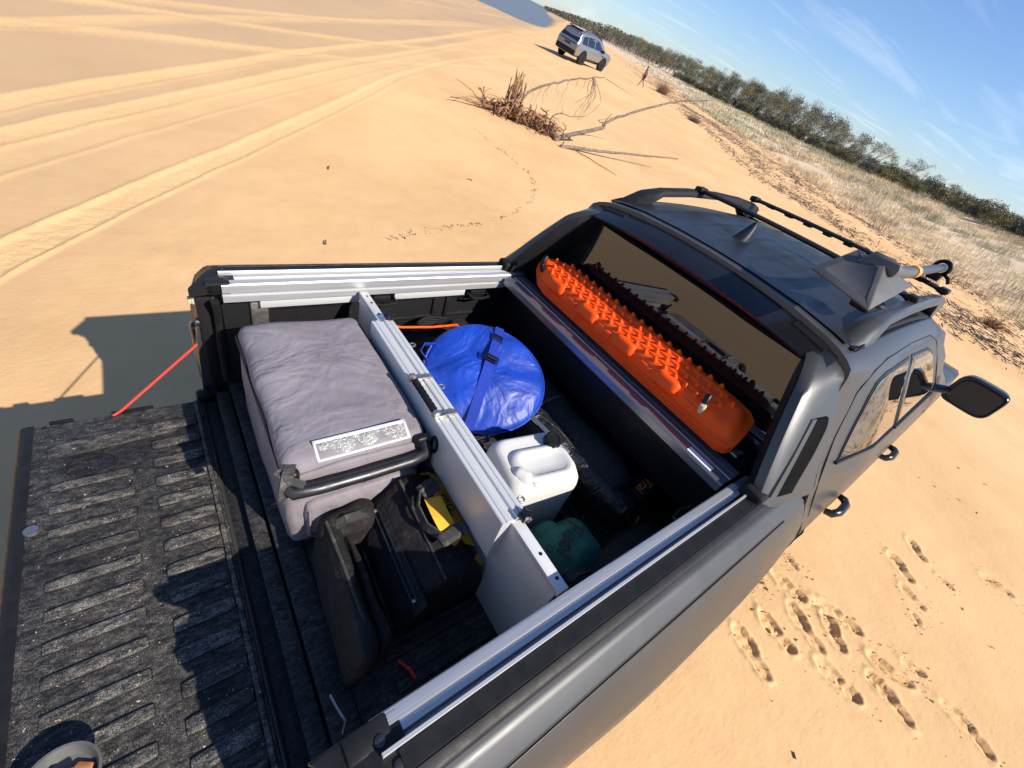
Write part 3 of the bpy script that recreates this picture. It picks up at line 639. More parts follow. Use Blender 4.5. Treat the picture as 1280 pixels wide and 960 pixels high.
# sail panels between header and bed rails
for s in (1, -1):
    mb = MB(); rr = []; N_ = 20; inn = []
    for i in range(N_+1):
        v = i/N_; z = 1.375+v*.415
        xr_, xf_, yr, yf = sailp(v); th = .075; bq = max(0, (v-.80)/.20)**2; xr_ += .075*bq; yr -= .030*bq; yf -= .016*bq; th -= .03*bq; z -= .012*bq
        inn.append([(xr_+.002, s*(yr-.047), z), (xr_+.048, s*(yr-th-.004), z), (xf_-.045, s*(yr-th-.004), z)])
        rr.append([(xr_+.05, s*(yr-th), z), (xr_+.006, s*(yr-.045), z), (xr_, s*(yr-.012), z), (xr_+.012, s*yr, z), (xr_+.06, s*(yr+(yf-yr)*.25+.006), z), ((xr_+xf_)/2, s*((yr+yf)/2+.006), z), (xf_-.01, s*yf, z), (xf_, s*(yf-.008), z), (xf_-.01, s*(yf-.05), z), (xf_-.05, s*(yr-th), z)])
    mb.loft(rr); sail = make('sail_panel', mb, 'paint', truck, 40)
    mb = MB(); mb.loft(inn, False, False); make('inner_shade_plate', mb, 'black_plastic', sail, 40)  # black plate added to darken the inner faces like a shaded recess
    # raised black patch in place of the slot's recess shade, and its pale strip
    def sp(u, v, o):
        z = 1.375+v*.415; xr_, xf_, yr, yf = sailp(v)
        return (xr_+u*(xf_-xr_), s*(yr+(yf-yr)*u+.0062*min(1, 4*u*(1-u)*1.6)+o), z)
    for nm, mt_, poly, o1 in (('slot_shade', 'void_black', (([.09, .35, .62], [.17, .30, .42]), ([.09, .35, .55, .62], [.44, .64, .74, .70])), .008), ('slot_trim', 'paint' if s < 0 else 'black_smooth', (([.085, .35, .62], [.07, .19, .31]), ([.085, .35, .62], [.165, .295, .415])), .007)):
        mb = MB(); nv_ = 14; rr = [[sp(interp(v, *poly[0]), v, o_) for o_ in (-.006, o1)]+[sp(interp(v, *poly[0])*(1-q)+interp(v, *poly[1])*q, v, o1) for q in (.25, .5, .75)]+[sp(interp(v, *poly[1]), v, o_) for o_ in (o1, -.006)] for v in np.linspace(poly[0][0][0], poly[0][0][-1], nv_)]; mb.loft(rr); make(nm, mb, mt_, sail, 30)
    mb = MB(); mb.box((1.335, s*.765, 1.388), (.09, .075, .055), None, .015, 3); make('panel_foot', mb, 'rubber', sail)
    # gap between cab and bed
    mb = MB(); mb.tube([(1.585, s*(hw(z, 1.6)-.004), z) for z in np.linspace(.62, 1.37, 16)]+[(sailp(v)[1]+.004, s*(sailp(v)[3]-.006), 1.375+v*.40) for v in np.linspace(.05, 1, 10)], .005, 6); make('panel_gap', mb, 'black_smooth', truck)
# side windows, trims, doors, handles
def on_side(p, s, o): return (p[0], s*(hw(p[1], p[0])+o), p[1])
W1 = [(1.80, 1.455), (1.86, 1.56), (1.93, 1.655), (1.985, 1.705), (2.06, 1.725), (2.39, 1.735), (2.40, 1.60), (2.405, 1.462)]
W2 = [(2.475, 1.462), (2.468, 1.60), (2.46, 1.735), (2.80, 1.725), (2.93, 1.69), (3.08, 1.60), (3.24, 1.475)]
def pane(mb, poly, s, o):
    xs = [p[0] for p in poly]; a, b = min(xs)+1e-4, max(xs)-1e-4
    def span(x):
        zz = []
        for i in range(len(poly)):
            p, q = poly[i], poly[(i+1) % len(poly)]
            if (p[0]-x)*(q[0]-x) <= 0 and p[0] != q[0]: zz.append(p[1]+(q[1]-p[1])*(x-p[0])/(q[0]-p[0]))
        return min(zz), max(zz)
    top = lambda u, v, oo: (lambda x, lh: on_side((x, lh[0]+(lh[1]-lh[0])*v), s, oo))(a+(b-a)*u, span(a+(b-a)*u))
    ring = [(u, 0) for u in np.linspace(0, 1, 25)]+[(1, v) for v in np.linspace(0, 1, 9)[1:-1]]+[(u, 1) for u in np.linspace(1, 0, 25)]+[(0, v) for v in np.linspace(1, 0, 9)[1:-1]]
    mb.grid(lambda u, v: top(u, v, o), 24, 8); mb.loft([[top(u, v, o) for u, v in ring], [top(u, v, o-.012) for u, v in ring]], True, False); bmesh.ops.remove_doubles(mb.bm, verts=mb.bm.verts[:], dist=1e-5)
def inset(poly, d):
    c_ = (sum(p[0] for p in poly)/len(poly), sum(p[1] for p in poly)/len(poly)); return [(c_[0]+(p[0]-c_[0])*(1+d*.8), c_[1]+(p[1]-c_[1])*(1+d*1.6)) for p in poly]
for s in (1, -1):
    for nm, poly, seam in (('rear_door', W1, [(1.70, .66), (1.665, .95), (1.645, 1.2), (1.66, 1.40), (1.72, 1.54), (1.82, 1.68), (1.93, 1.75), (2.06, 1.772), (2.43, 1.780), (2.435, 1.6), (2.44, 1.45), (2.44, 1.1), (2.44, .62)]), ('front_door', W2, [(2.44, 1.781), (2.85, 1.775), (3.0, 1.74), (3.2, 1.60), (3.38, 1.46), (3.42, 1.3), (3.42, .95), (3.38, .62)])):
        mb = MB(); mb.tube([on_side(p, s, .0) for p in seam], .0035, 6); door = make(nm, mb, 'black_smooth', truck)
        mb = MB(); pane(mb, inset(poly, .06), s, .0035); make('window_trim', mb, 'black_smooth', door, 30)
        mb = MB(); pane(mb, poly, s, .0065); make('side_window', mb, 'car_glass', door, 20)
        mb = MB(); x0, x1 = poly[0][0]-.03, (poly[-1][0] if nm == 'rear_door' else poly[-1][0]+.02)
        if nm == 'front_door': x0 = 2.45
        mb.tube([on_side((x0, 1.443), s, .005), on_side(((x0+x1)/2, 1.447), s, .005), on_side((x1, 1.450), s, .005)], .009, 8, flat=.6); make('belt_moulding', mb, 'black_smooth', door)
        hx = 1.88 if nm == 'rear_door' else 2.66
        mb = MB(); mb.tube([(hx-.075, s*(.945), 1.243), (hx-.07, s*.968, 1.25), (hx-.03, s*.982, 1.256), (hx+.04, s*.982, 1.258), (hx+.075, s*.968, 1.256), (hx+.08, s*.945, 1.254)], [.010, .013, .015, .015, .013, .010], 10, flat=1.3); make('door_handle', mb, 'gloss_black', door, 60)
    # mirror
    mb = MB(); mb.tube([(3.34, s*.86, 1.455), (3.40, s*.93, 1.475), (3.43, s*.98, 1.485)], [.035, .032, .04], 12, flat=.7); mir = make('door_mirror', mb, 'gloss_black', truck, 60)
    cy_, cz_ = s*1.035, 1.512
    def mring(x, ky, kz, sh=0): return [(x, cy_+s*(ky*(.112*math.copysign(abs(math.cos(a))**.42, math.cos(a)))+.010*math.sin(a)), cz_+kz*.090*math.copysign(abs(math.sin(a))**.45, math.sin(a))+sh) for a in np.linspace(0, 2*math.pi, 33)[:-1]]
    mb = MB(); mb.loft([mring(3.385, .90, .86), mring(3.38, .97, .96), mring(3.388, 1.02, 1.02), mring(3.43, 1.03, 1.03), mring(3.50, .96, .96), mring(3.55, .78, .78), mring(3.575, .4, .4)]); make('mirror_shell', mb, 'gloss_black', mir, 60)
    mb = MB(); mb.loft([mring(3.384, .90, .86), mring(3.377, .86, .82)]); make('mirror_glass', mb, 'mirror_dark', mir, 30)
# windscreen, lamps, bonnet line
mb = MB()
def ws(u, v):
    x = 3.10+.80*u; zz = interp(x, [3.10, 3.25, 3.5, 3.75, 3.92], [1.84, 1.77, 1.62, 1.47, 1.385]); y = (2*v-1)*(.58+.20*u); return (x, y, zz-.02+.02*(1-(y/.95)**2)+.006)
mb.grid(ws, 12, 16); make('windscreen', mb, 'car_glass', truck)
for s in (1, -1):
    mb = MB(); mb.box((5.14, s*.74, 1.06), (.12, .26, .16), None, .03, 3); make('headlight', mb, 'car_glass', truck)
mb = MB(); mb.box((5.235, 0, 1.0), (.04, 1.1, .22), None, .015); make('grille', mb, 'black_plastic', truck)
mb = MB(); mb.box((5.22, 0, .66), (.16, 1.72, .24), None, .06, 3); make('front_bumper', mb, 'black_plastic', truck)
# wheels
for x in (AX, 4.25):
    for s in (1, -1):
        mt = Matrix.Translation((x, s*.80, .385)) @ Matrix.Rotation(R(-90*s), 4, 'X')
        mb = MB(); mb.lathe([(.21, -.12), (.33, -.13), (.375, -.11), (.388, -.05), (.388, .05), (.375, .11), (.33, .13), (.21, .12)], 40, mt); wh = make('wheel', mb, 'rubber', truck, 40)
        mb = MB(); mb.lathe([(.02, .06), (.06, .075), (.20, .06), (.218, .10), (.218, -.08), (.02, -.08)][::-1], 36, mt)
        for i in range(6): mb.box(mt @ Vector((.13*math.cos(i*1.0472), .13*math.sin(i*1.0472), .08)), (.16, .045, .03), mt.to_3x3() @ Matrix.Rotation(i*1.0472, 3, 'Z'), .008)
        make('rim', mb, 'dark_metal', wh, 35)
mb = MB(); mb.box((2.5, 0, .50), (4.6, 1.2, .16), None, .03); make('chassis', mb, 'black_smooth', truck)
for s in (1, -1):
    mb = MB(); mb.box((2.45, s*.92, .47), (1.9, .14, .05), None, .02, 3); make('side_step', mb, 'black_plastic', truck)
# roof rails and cross bars
for s in (1, -1):
    Y = .585
    path = [(1.775, 1.812), (1.83, 1.848), (1.92, 1.888), (2.05, 1.913), (2.3, 1.932), (2.6, 1.938), (2.9, 1.930), (3.1, 1.913), (3.18, 1.895)]
    mb = MB(); rr = []
    for i, (x, z) in enumerate(path):
        w_ = .046 if x < 2.04 else .030; lo = max(roof_z(Y, min(x, 2.95))-.004, 0) if (x < 2.04 or x > 3.02) else z-.030
        if .0 < x-2.04 < .30: lo = z-.030
        if x > 3.02: lo = roof_z(Y, 2.95)-.03
        rr.append([(x, s*(Y-w_), lo), (x, s*(Y-w_*.95), z-.010), (x, s*(Y-w_*.5), z+.003), (x, s*(Y+w_*.5), z+.003), (x, s*(Y+w_*.95), z-.012), (x, s*(Y+w_*1.15), lo)])
    mb.loft(rr); make('roof_rail', mb, 'paint' if s < 0 else 'black_plastic', truck, 45)
for x in (2.40, 3.08):
    mb = MB(); rr = []
    for u in np.linspace(-1, 1, 25):
        y = .585*u; z = 1.942+.012*(1-u*u)+(-.012 if abs(u) > .99 else 0); rr.append([(x+.030*math.cos(a), y, z+.011*math.sin(a)) for a in np.linspace(0, 2*math.pi, 13)[:-1]])
    mb.loft(rr); xb = make('cross_bar', mb, 'black_plastic', truck, 40)
    if x > 3:
        for y in np.linspace(-.45, .45, 8):
            mb = MB(); mb.box((x+.0, y, 1.942), (.05, .05, .016), None, .004); make('bar_lug', mb, 'black_smooth', xb)
    for s in (1, -1):
        mb = MB(); mb.box((x, s*.575, 1.943), (.075, .05, .030), None, .010, 3); make('bar_foot', mb, 'black_smooth', xb)

# ------------------------------------------------------------------ load in the bed
FL = .881
# fridge in a grey insulated cover
fr = thing('fridge_bag', 'grey padded fabric cover over a portable fridge with clear label window', 'fridge cover', (.275, .25, FL))
mb = MB(); c_ = V((.275, .25, 1.085)); mb.soft(c_, (.208, .332, .205), .034, 16, .008, .006, 5.5, seed=3)
for v in mb.bm.verts: v.co.x -= .02*(v.co.z-1.085)/.2*(1 if v.co.x < .275 else -.6)*0
make('cover', mb, 'fridge_fabric', fr, 180)
mb = MB()
def fr_ring(z, o): return [(.275+(.208+o)*sx*1.0, .25+(.332+o)*sy, z) for sx, sy in [(-1, -.9), (-1, -.5), (-1, 0), (-1, .5), (-1, .9), (-.9, 1), (0, 1), (.9, 1), (1, .9), (1, 0), (1, -.9), (.9, -1), (.4, -1), (0, -1), (-.4, -1), (-.9, -1)]]
mb.tube(fr_ring(1.252, .004)+[fr_ring(1.252, .004)[0]], .0045, 6, False); make('zip_seam', mb, 'charcoal_fabric', fr)
mb = MB(); mb.soft((.275, -.088, 1.215), (.185, .010, .045), .009, 8, .004, .005, 16, seed=8); make('front_flap', mb, 'fridge_fabric', fr, 180)
mb = MB(); mb.soft((.285, -.092, 1.04), (.170, .018, .085), .014, 10, .006, .008, 14, seed=5); pk = make('front_pocket', mb, 'fridge_fabric', fr, 180)
mb = MB(); mb.tube([(.12, -.112, 1.10), (.12, -.114, .985), (.13, -.114, .965), (.44, -.114, .965), (.45, -.113, .985), (.45, -.112, 1.11)], .004, 6); make('pocket_piping', mb, 'fridge_fabric', pk)
lr = Matrix.Rotation(R(24), 3, 'X')
mb = MB(); mb.soft((.285, -.052, 1.287), (.130, .025, .005), .0045, 6, .001, .003, 25, rot=lr); lw = make('label_window', mb, 'window_plastic', fr, 180)
mb = MB()
for a, b, w_, d_ in ((0, -.027, .272, .008), (0, .027, .272, .010), (-.132, 0, .008, .060), (.132, 0, .010, .060)):
    mb.box(V((.285, -.052, 1.289))+lr @ V((a, b, .001)), (w_, d_, .007), lr, .002)
make('window_binding', mb, 'anodised', lw)
mb = MB(); mb.tube([(.075, -.085, 1.268), (.062, -.115, 1.255), (.075, -.135, 1.250), (.14, -.140, 1.247), (.27, -.142, 1.245), (.40, -.140, 1.243), (.450, -.132, 1.244), (.462, -.11, 1.25), (.455, -.085, 1.262)], [.017, .018, .018, .018, .018, .018, .018, .018, .017], 12); hb = make('carry_handle', mb, 'dark_metal', fr, 60)
for x in (.078, .452):
    mb = MB(); mb.box((x, -.092, 1.262), (.045, .03, .05), None, .012, 3); make('handle_mount', mb, 'black_smooth', hb)
mb = MB(); mb.ribbon([(.085, -.070, 1.285), (.070, -.105, 1.292), (.055, -.128, 1.265), (.050, -.125, 1.22), (.040, -.10, 1.185)], .028, (1, .3, 0)); mb.ribbon([(.05, -.08, 1.288), (.075, -.12, 1.285), (.105, -.13, 1.262)], .024, (.4, 1, 0)); make('webbing_strap', mb, 'strap_black', fr)

# black and yellow tool bag
tb = thing('tool_bag', 'black tool bag with yellow top panel, loop handle and yellow side tab', 'tool bag', (.40, -.32, FL))
mb = MB(); rr = []
for i in range(22):
    u = i/21; y = -.120-.36*u; e = 1. if .04 < u < .96 else .72
    w0 = .27-.0*u; xl = .255+.02*(1-e)*3; hgt = .262*(.72+.28*e)-.035*u
    sec = [(0, 0), (-.012, .04), (-.006, .11), (.015, .145), (.055, .188), (.095, .224), (.125, .245), (.17, .240), (.225, .215), (.262, .13), (.268, .05), (.26, 0)]
    rr.append([(xl+px*(.8+.2*e)*1.05+.010*noise.noise(V((px*22, y*16, pz*18))), y+.02*pz, FL+max(0, pz/.238*hgt+.006*noise.noise(V((px*22+4, y*22, pz*30))))) for px, pz in sec])
mb.loft(rr); make('bag_body', mb, 'black_fabric', tb, 180)
mb = MB(); mb.loft([[(.283+.034*t_+.0, -.155-.34*u, FL+.176+.036*t_+dz-.022*u) for t_, dz in ((0, .0), (.5, .008), (1, .004), (.5, -.012))] for u in np.linspace(0, 1, 8)]); fp = make('zip_pocket', mb, 'charcoal_fabric', tb, 40)
for o_ in (.0, .012):
    mb = MB(); mb.tube([(.290+o_*.9, -.165-.31*u, FL+.192+o_-.022*u) for u in np.linspace(0, 1, 6)], .0028, 6); make('zip', mb, 'dark_metal', fp)
mb = MB(); mb.box((.292, -.17, FL+.200), (.012, .010, .008), None, .003); make('zip_pull', mb, 'zinc', fp)
mb = MB(); mb.box((.292, -.462, FL+.178), (.012, .010, .008), None, .003); make('zip_pull', mb, 'zinc', fp)
mb = MB(); mb.grid(lambda u, v: (.440+.085*v, -.135-.27*u+.02*math.sin(v*3), FL+.252-.036*v-.022*u+.010*math.sin(math.pi*u)+.004*math.sin(u*14+v*4)), 16, 8); yp = make('yellow_panel', mb, 'yellow_fabric', tb)
mb = MB(); mb.grid(lambda u, v: (.408+.05*v, -.138-.026*u, FL+.263-.012*v), 3, 3); make('yellow_edge', mb, 'yellow_fabric', tb)
mb = MB(); hp = [(.440, -.205, FL+.285), (.405, -.215, FL+.291), (.378, -.26, FL+.291), (.378, -.32, FL+.285), (.405, -.365, FL+.279), (.455, -.375, FL+.271)]
mb.ribbon(hp, .030, (.2, .1, 1), .006); hh_ = make('handle_loop', mb, 'strap_black', tb)
mb = MB(); mb.soft((.440, -.208, FL+.291), (.034, .026, .008), .007, 5, rot=Matrix.Rotation(.25, 3, 'Z')); make('handle_pad', mb, 'strap_black', hh_, 180)
mb = MB(); mb.soft((.440, -.372, FL+.281), (.048, .022, .010), .009, 5, rot=Matrix.Rotation(.15, 3, 'Z')); make('handle_pad', mb, 'strap_black', hh_, 180)
mb = MB(); mb.grid(lambda u, v: (.412+.058*v-.008*math.sin(u*2.5), -.238-.115*u, FL+.286+.003*math.sin(v*3)+.008*math.sin(math.pi*u)-.012*v), 8, 4); make('yellow_flap', mb, 'yellow_fabric', tb)
mb = MB(); mb.loft([[(.51, -.43, FL+.18), (.555, -.40, FL+.165), (.553, -.40, FL+.155), (.508, -.43, FL+.17)], [(.535, -.465, FL+.155), (.562, -.45, FL+.150), (.56, -.45, FL+.142), (.533, -.465, FL+.147)], [(.553, -.492, FL+.135), (.556, -.49, FL+.134), (.555, -.49, FL+.13), (.552, -.492, FL+.13)]]); make('yellow_tab', mb, 'yellow_fabric', tb)
ptxt = text_mesh('PRO', .035, frame(V((.490, -.255, FL+.249)), (.05, -1, -.05), (1, 0, -.45))); make('print', ptxt, 'dark_print', yp, 180)

for nm_, (px, pz), mt_ in (('edge_piping', (-.012, .105), 'strap_black'), ('edge_piping', (.118, .268), 'strap_black')):
    mb = MB(); mb.tube([(.255+px*1.05, -.135-.33*u, FL+pz-.035*u) for u in np.linspace(0, 1, 14)], .0042, 6); make(nm_, mb, mt_, tb)
# folded padded bag standing behind the tail gate end
pb = thing('padded_bag', 'charcoal padded zip bag standing on edge beside the rear sill', 'bag', (.16, -.33, FL))
mb = MB(); mb.soft((.140, -.335, .985), (.023, .205, .104), .021, 14, .008, .008, 7, rot=Matrix.Rotation(R(-4), 3, 'Z') @ Matrix.Rotation(R(10), 3, 'Y'), seed=11); make('shell', mb, 'charcoal_fabric', pb, 180)
mb = MB(); mb.soft((.182, -.345, .965), (.016, .18, .085), .0155, 12, .01, .01, 8, rot=Matrix.Rotation(R(-2), 3, 'Z') @ Matrix.Rotation(R(14), 3, 'Y'), seed=15); make('side_pocket', mb, 'black_fabric', pb, 180)
mb = MB(); mb.tube([(.154, -.150-.36*u, 1.086+.008*math.sin(math.pi*u)) for u in np.linspace(0, 1, 12)], .0045, 6); make('zip_seam', mb, 'strap_black', pb)
mb = MB(); mb.tube([(.235, -.54, .905), (.25, -.575, .92), (.258, -.60, .905)], .004, 6); make('red_cord', mb, 'red_cable', pb)
# soft black bag in the shade behind it
sb = thing('soft_bag', 'small black soft bag lying between the fridge cover and the tool bag', 'bag', (.31, -.13, FL))
mb = MB(); mb.soft((.215, -.155, .985), (.085, .045, .105), .04, 12, .01, .016, 9, seed=21); make('bag_body', mb, 'black_fabric', sb, 180)
mb = MB(); mb.ribbon([(.15, -.17, 1.07), (.20, -.175, 1.105), (.26, -.175, 1.10), (.29, -.17, 1.06)], .025, (0, 1, .2), .004); make('bag_handle', mb, 'strap_black', sb)

# round blue bag
bz = V((-.275, -.42, .875)).normalized(); bx = V((.84, -.55, 0)).normalized()
by = bz.cross(bx); bc = V((.905, .205, 1.175)); Bm = Matrix((bx, by, bz)).transposed().to_4x4(); Bm.translation = bc
bb = thing('round_bag', 'round bright blue vinyl bag with a buckled strap across its top', 'bag', (.98, .24, FL))
mb = MB(); n_ = 64; rr = []
for r_, z in ((.005, .012), (.05, .013), (.10, .012), (.15, .008), (.20, .004), (.235, .0), (.252, -.006), (.257, -.014), (.256, -.022), (.250, -.03), (.246, -.07), (.242, -.12), (.238, -.155), (.22, -.172), (.1, -.176), (.005, -.176)):
    ring = []
    for k_ in range(n_):
        a = 2*math.pi*k_/n_; sq = 1+.018*math.cos(2*a+.6)+.012*math.cos(3*a); q = V((math.cos(a)*r_*9, math.sin(a)*r_*9, z*8))
        wz = (.026*noise.noise(q*.8+V((7, 2, 1)))+.010*abs(noise.noise(V((a*2.2, r_*3, 3)))))*(min(1, r_/.06) if z > -.03 else .35)+(.028*(1-(r_/.255)**2) if z > -.012 else 0)
        ring.append(Bm @ V((r_*1.02*math.cos(a)*sq, r_*.96*math.sin(a)*sq, z+wz)))
    rr.append(ring)
mb.loft(rr); body = make('bag_body', mb, 'blue_vinyl', bb, 180)
mb = MB(); mb.tube([Bm @ V((.262*math.cos(a)*(1+.018*math.cos(2*a+.6)+.012*math.cos(3*a)), .247*math.sin(a)*(1+.018*math.cos(2*a+.6)+.012*math.cos(3*a)), -.012)) for a in np.linspace(0, 2*math.pi, 60)], .0055, 6, False); make('rim_piping', mb, 'blue_vinyl', body)
def bl(x, y, z): return Bm @ V((x, y, z))
s0, s1 = V((.030, .238, 0)), V((-.035, -.238, 0))
mb = MB(); mb.ribbon([bl(*(s0+(s1-s0)*u)[:2], .008+.042*math.sin(math.pi*u)+.003*math.sin(u*9)) for u in np.linspace(0, 1, 18)]+[bl(-.036, -.256, -.02), bl(-.037, -.256, -.09)], .043, tuple(Bm.to_3x3() @ V((.95, -.3, 0))), .004); stp = make('strap', mb, 'blue_strap', bb)
mb = MB(); mb.ribbon([bl(*(s0+(s1-s0)*u)[:2], .016+.042*math.sin(math.pi*u)) for u in np.linspace(.0, .36, 8)], .038, tuple(Bm.to_3x3() @ V((.95, -.3, 0))), .004); make('strap_end', mb, 'blue_strap', stp)
for u, w_ in ((.13, .048), (.36, .062)):
    pc = s0+(s1-s0)*u; xr_ = Bm.to_3x3() @ V((.95, -.3, 0)).normalized(); dr = Bm.to_3x3() @ (s1-s0).normalized(); c_ = bl(pc.x, pc.y, .020+.042*math.sin(math.pi*u))
    mb = MB(); loop = [c_+xr_*(w_/2*sx)+dr*(.012*sy) for sx, sy in ((-1, -1), (1, -1), (1, 1), (-1, 1), (-1, -1), (1, -1))]; mb.tube(loop, .0042, 6); mb.tube([c_-xr_*w_/2, c_+xr_*w_/2], .004, 6); make('buckle', mb, 'black_smooth', stp)
mb = MB(); mb.ribbon([bl(-.235, .10, -.005), bl(-.275, .085, .01), bl(-.285, .05, .008), bl(-.25, .02, -.005)], .022, tuple(bz), .004); make('side_loop', mb, 'blue_strap', bb)
mb = MB(); mb.ribbon([bl(.05, -.245, -.012), bl(.06, -.262, -.05), bl(.02, -.268, -.075), bl(-.03, -.262, -.06), bl(-.04, -.25, -.015)], .03, tuple(bz), .004); make('grab_handle', mb, 'blue_strap', bb)

# white jerry can
JZ = .03
jc = thing('jerry_can', 'white plastic jerry can with black screw cap', 'jerry can', (.84, -.26, FL))
jx = V((.88, -.32, 0)).normalized() if False else V((1, .0, 0)); jr = Matrix.Rotation(R(-8), 3, 'Z'); jo = V((.838, -.255, FL))
def jp(x, y, z): return jo + jr @ V((x*1.05, y*1.05, z*1.18))
mb = MB()
def jring(hx, hy, z, ch=.045, ox=0, oy=0):
    p = [];
    for sx, sy in ((1, 1), (-1, 1), (-1, -1), (1, -1)):
        c0 = (sx*(hx-ch), sy*(hy-ch)); a0 = math.atan2(sy, sx)
        for q in np.linspace(-math.pi/4, math.pi/4, 6): p.append(jp(ox+c0[0]+ch*math.cos(a0+q), oy+c0[1]+ch*math.sin(a0+q), z))
    return p
mb.loft([jring(.125, .10, .0), jring(.138, .113, .012), jring(.142, .117, .04), jring(.140, .115, .15), jring(.142, .117, .16), jring(.142, .117, .225), jring(.139, .114, .245), jring(.130, .105, .262), jring(.120, .096, .270), jring(.112, .088, .271), jring(.10, .078, .269), jring(.02, .02, .268, .015)])
can = make('can_body', mb, 'white_plastic', jc, 60)
mb = MB(); rr = []   # raised moulded deck with the hand hold
mb.loft([jring(.122, .078, .255, .05, .008, -.030), jring(.116, .072, .274, .05, .008, -.030), jring(.104, .060, .282, .045, .010, -.030), jring(.090, .048, .283, .038, .012, -.030), jring(.083, .042, .277, .034, .012, -.030), jring(.02, .012, .275, .01, .012, -.030)]); make('handle_deck', mb, 'white_plastic', can, 60)
mb = MB(); mb.soft(jp(-.085, -.055, .268), (.022, .034, .022), .019, 8, .002, rot=Matrix.Rotation(.5, 3, 'Z')); make('can_handle', mb, 'white_plastic', can, 60)
mt = Matrix.Translation(jp(.084, .048, .262)) @ Matrix.Rotation(R(10), 4, 'X')
mb = MB(); mb.lathe([(.022, 0), (.024, .006), (.024, .018), (.001, .018)], 24, mt); make('neck', mb, 'white_plastic', jc, 40)
mb = MB(); mb.loft([[mt @ V((r_*(1+.07*(1 if (k_//2) % 2 else 0))*math.cos(2*math.pi*k_/40), r_*(1+.07*(1 if (k_//2) % 2 else 0))*math.sin(2*math.pi*k_/40), z)) for k_ in range(40)] for r_, z in ((.030, .012), (.032, .016), (.032, .038), (.029, .043), (.022, .044), (.020, .041), (.002, .041))]); make('screw_cap', mb, 'black_smooth', jc, 30)
mb = MB(); mb.lathe([(.013, 0), (.014, .004), (.014, .016), (.011, .02), (.001, .02)], 20, Matrix.Translation(jp(-.06, -.092, .262))); make('vent_plug', mb, 'white_plastic', jc, 40)

# green dry bag
gb = thing('dry_bag', 'dark green soft bag with black lettering beside the jerry can', 'bag', (.87, -.56, FL))
mb = MB(); mb.soft((.850, -.535, .985), (.125, .110, .100), .088, 14, .006, .020, 8, seed=33); make('bag_body', mb, 'green_bag', gb, 180)
mb = MB(); mb.soft((.80, -.465, 1.00), (.06, .06, .06), .055, 8, .006, .016, 10, seed=35); make('gathered_neck', mb, 'green_bag', gb, 180)
tm = text_mesh('Feel', .088, frame(V((.825, -.525, 1.097)), (-.86, -.5, .02), (.5, -.86, .05))); 
for v in tm.bm.verts: v.co.z -= .35*((v.co.x-.865)**2+(v.co.y+.545)**2)*1.2
make('lettering', tm, 'dark_print', gb, 180)

# long black bag lying across the bed and a rolled grey swag behind it
sw = thing('rolled_swag', 'long dark grey rolled canvas swag lying in front of the cover canister', 'swag', (1.16, .33, FL))
mb = MB(); rr = []
for i in range(26):
    u = i/25; y = .66-1.10*u; r_ = .118*(1 if .05 < u < .95 else .86)*(1+.04*math.sin(u*17)); rr.append([(1.215+.02*u+r_*.9*math.cos(a)*(1+.03*noise.noise(V((a, u*6, 0)))), y, .998-.004*i/25+r_*math.sin(a)*(1+.05*noise.noise(V((a*2, u*9, 4))))) for a in np.linspace(0, 2*math.pi, 25)[:-1]])
mb.loft(rr); make('roll', mb, 'charcoal_fabric', sw, 180)
for y in (.45, .05):
    mb = MB(); mb.tube([(1.22+.113*math.cos(a), y+.004*math.sin(3*a), .996+.122*math.sin(a)) for a in np.linspace(0, 2*math.pi, 25)], .008, 6, flat=.4); make('roll_strap', mb, 'strap_black', sw)
lb = thing('awning_bag', 'long black vinyl bag with orange lettering at its end', 'bag', (1.16, -.22, FL))
mb = MB(); rr = []
A0, A1 = V((1.075, .17, 1.01)), V((1.235, -.515, .955)); ax_ = (A1-A0).normalized(); sx_ = ax_.cross(V((0, 0, 1))).normalized(); ux_ = sx_.cross(ax_)
for i in range(34):
    u = i/33; r_ = .088*(min(1, (u+.05)*6)**.5)*(1 if u < .86 else 1-.9*(u-.86)); c_ = A0+(A1-A0)*u
    ring = []
    for a in np.linspace(0, 2*math.pi, 29)[:-1]:
        f = 1+.16*noise.noise(V((math.cos(a)*1.6, math.sin(a)*1.6, u*13)))*(1.0 if math.sin(a) > -.2 else .3)+.18*max(0, math.cos(a-2.2))**6
        ring.append(c_+sx_*(-r_*1.05*math.cos(a)*f)+ux_*(r_*math.sin(a)*f))
    rr.append(ring)
mb.loft(rr); make('bag_body', mb, 'vinyl_black', lb, 180)
mb = MB(); mb.tube([A0+(A1-A0)*u+sx_*.02+ux_*(.095+.006*math.sin(u*20)) for u in np.linspace(.03, .82, 22)], .0045, 6); make('zip_seam', mb, 'strap_black', lb)
mb = MB(); e0 = A1-ax_*.03; mb.lathe([(.055, 0), (.058, .03), (.050, .08), (.036, .10), (.002, .105)], 20, frame(e0, sx_, ux_)); pk = make('end_pouch', mb, 'black_fabric', lb, 60)
q0, q1 = hit(824, 590, 'z', 1.058), hit(786, 624, 'z', 1.040); nrm = (CAM_T-q0).normalized()*.35+V((0, 0, .65)); tx = (q1-q0).normalized(); ty = nrm.cross(tx)
pmx = frame((q0+q1)/2, tx, ty); mb = MB(); mb.soft((0, 0, -.007), (.072, .036, .006), .0055, 6); mb.bm.transform(pmx); make('label_patch', mb, 'black_fabric', lb, 180)
tm = text_mesh('Trai', .058, pmx @ Matrix.Translation((0, 0, .0008))); make('lettering', tm, 'orange_print', lb, 180)
mb = MB(); mb.tube([A1+ax_*.04+ux_*.02+sx_*-.02, A1+ax_*.055-ux_*.02, A1+ax_*.05-ux_*.06+sx_*-.03], .003, 6); make('draw_cord', mb, 'yellow_fabric', lb)
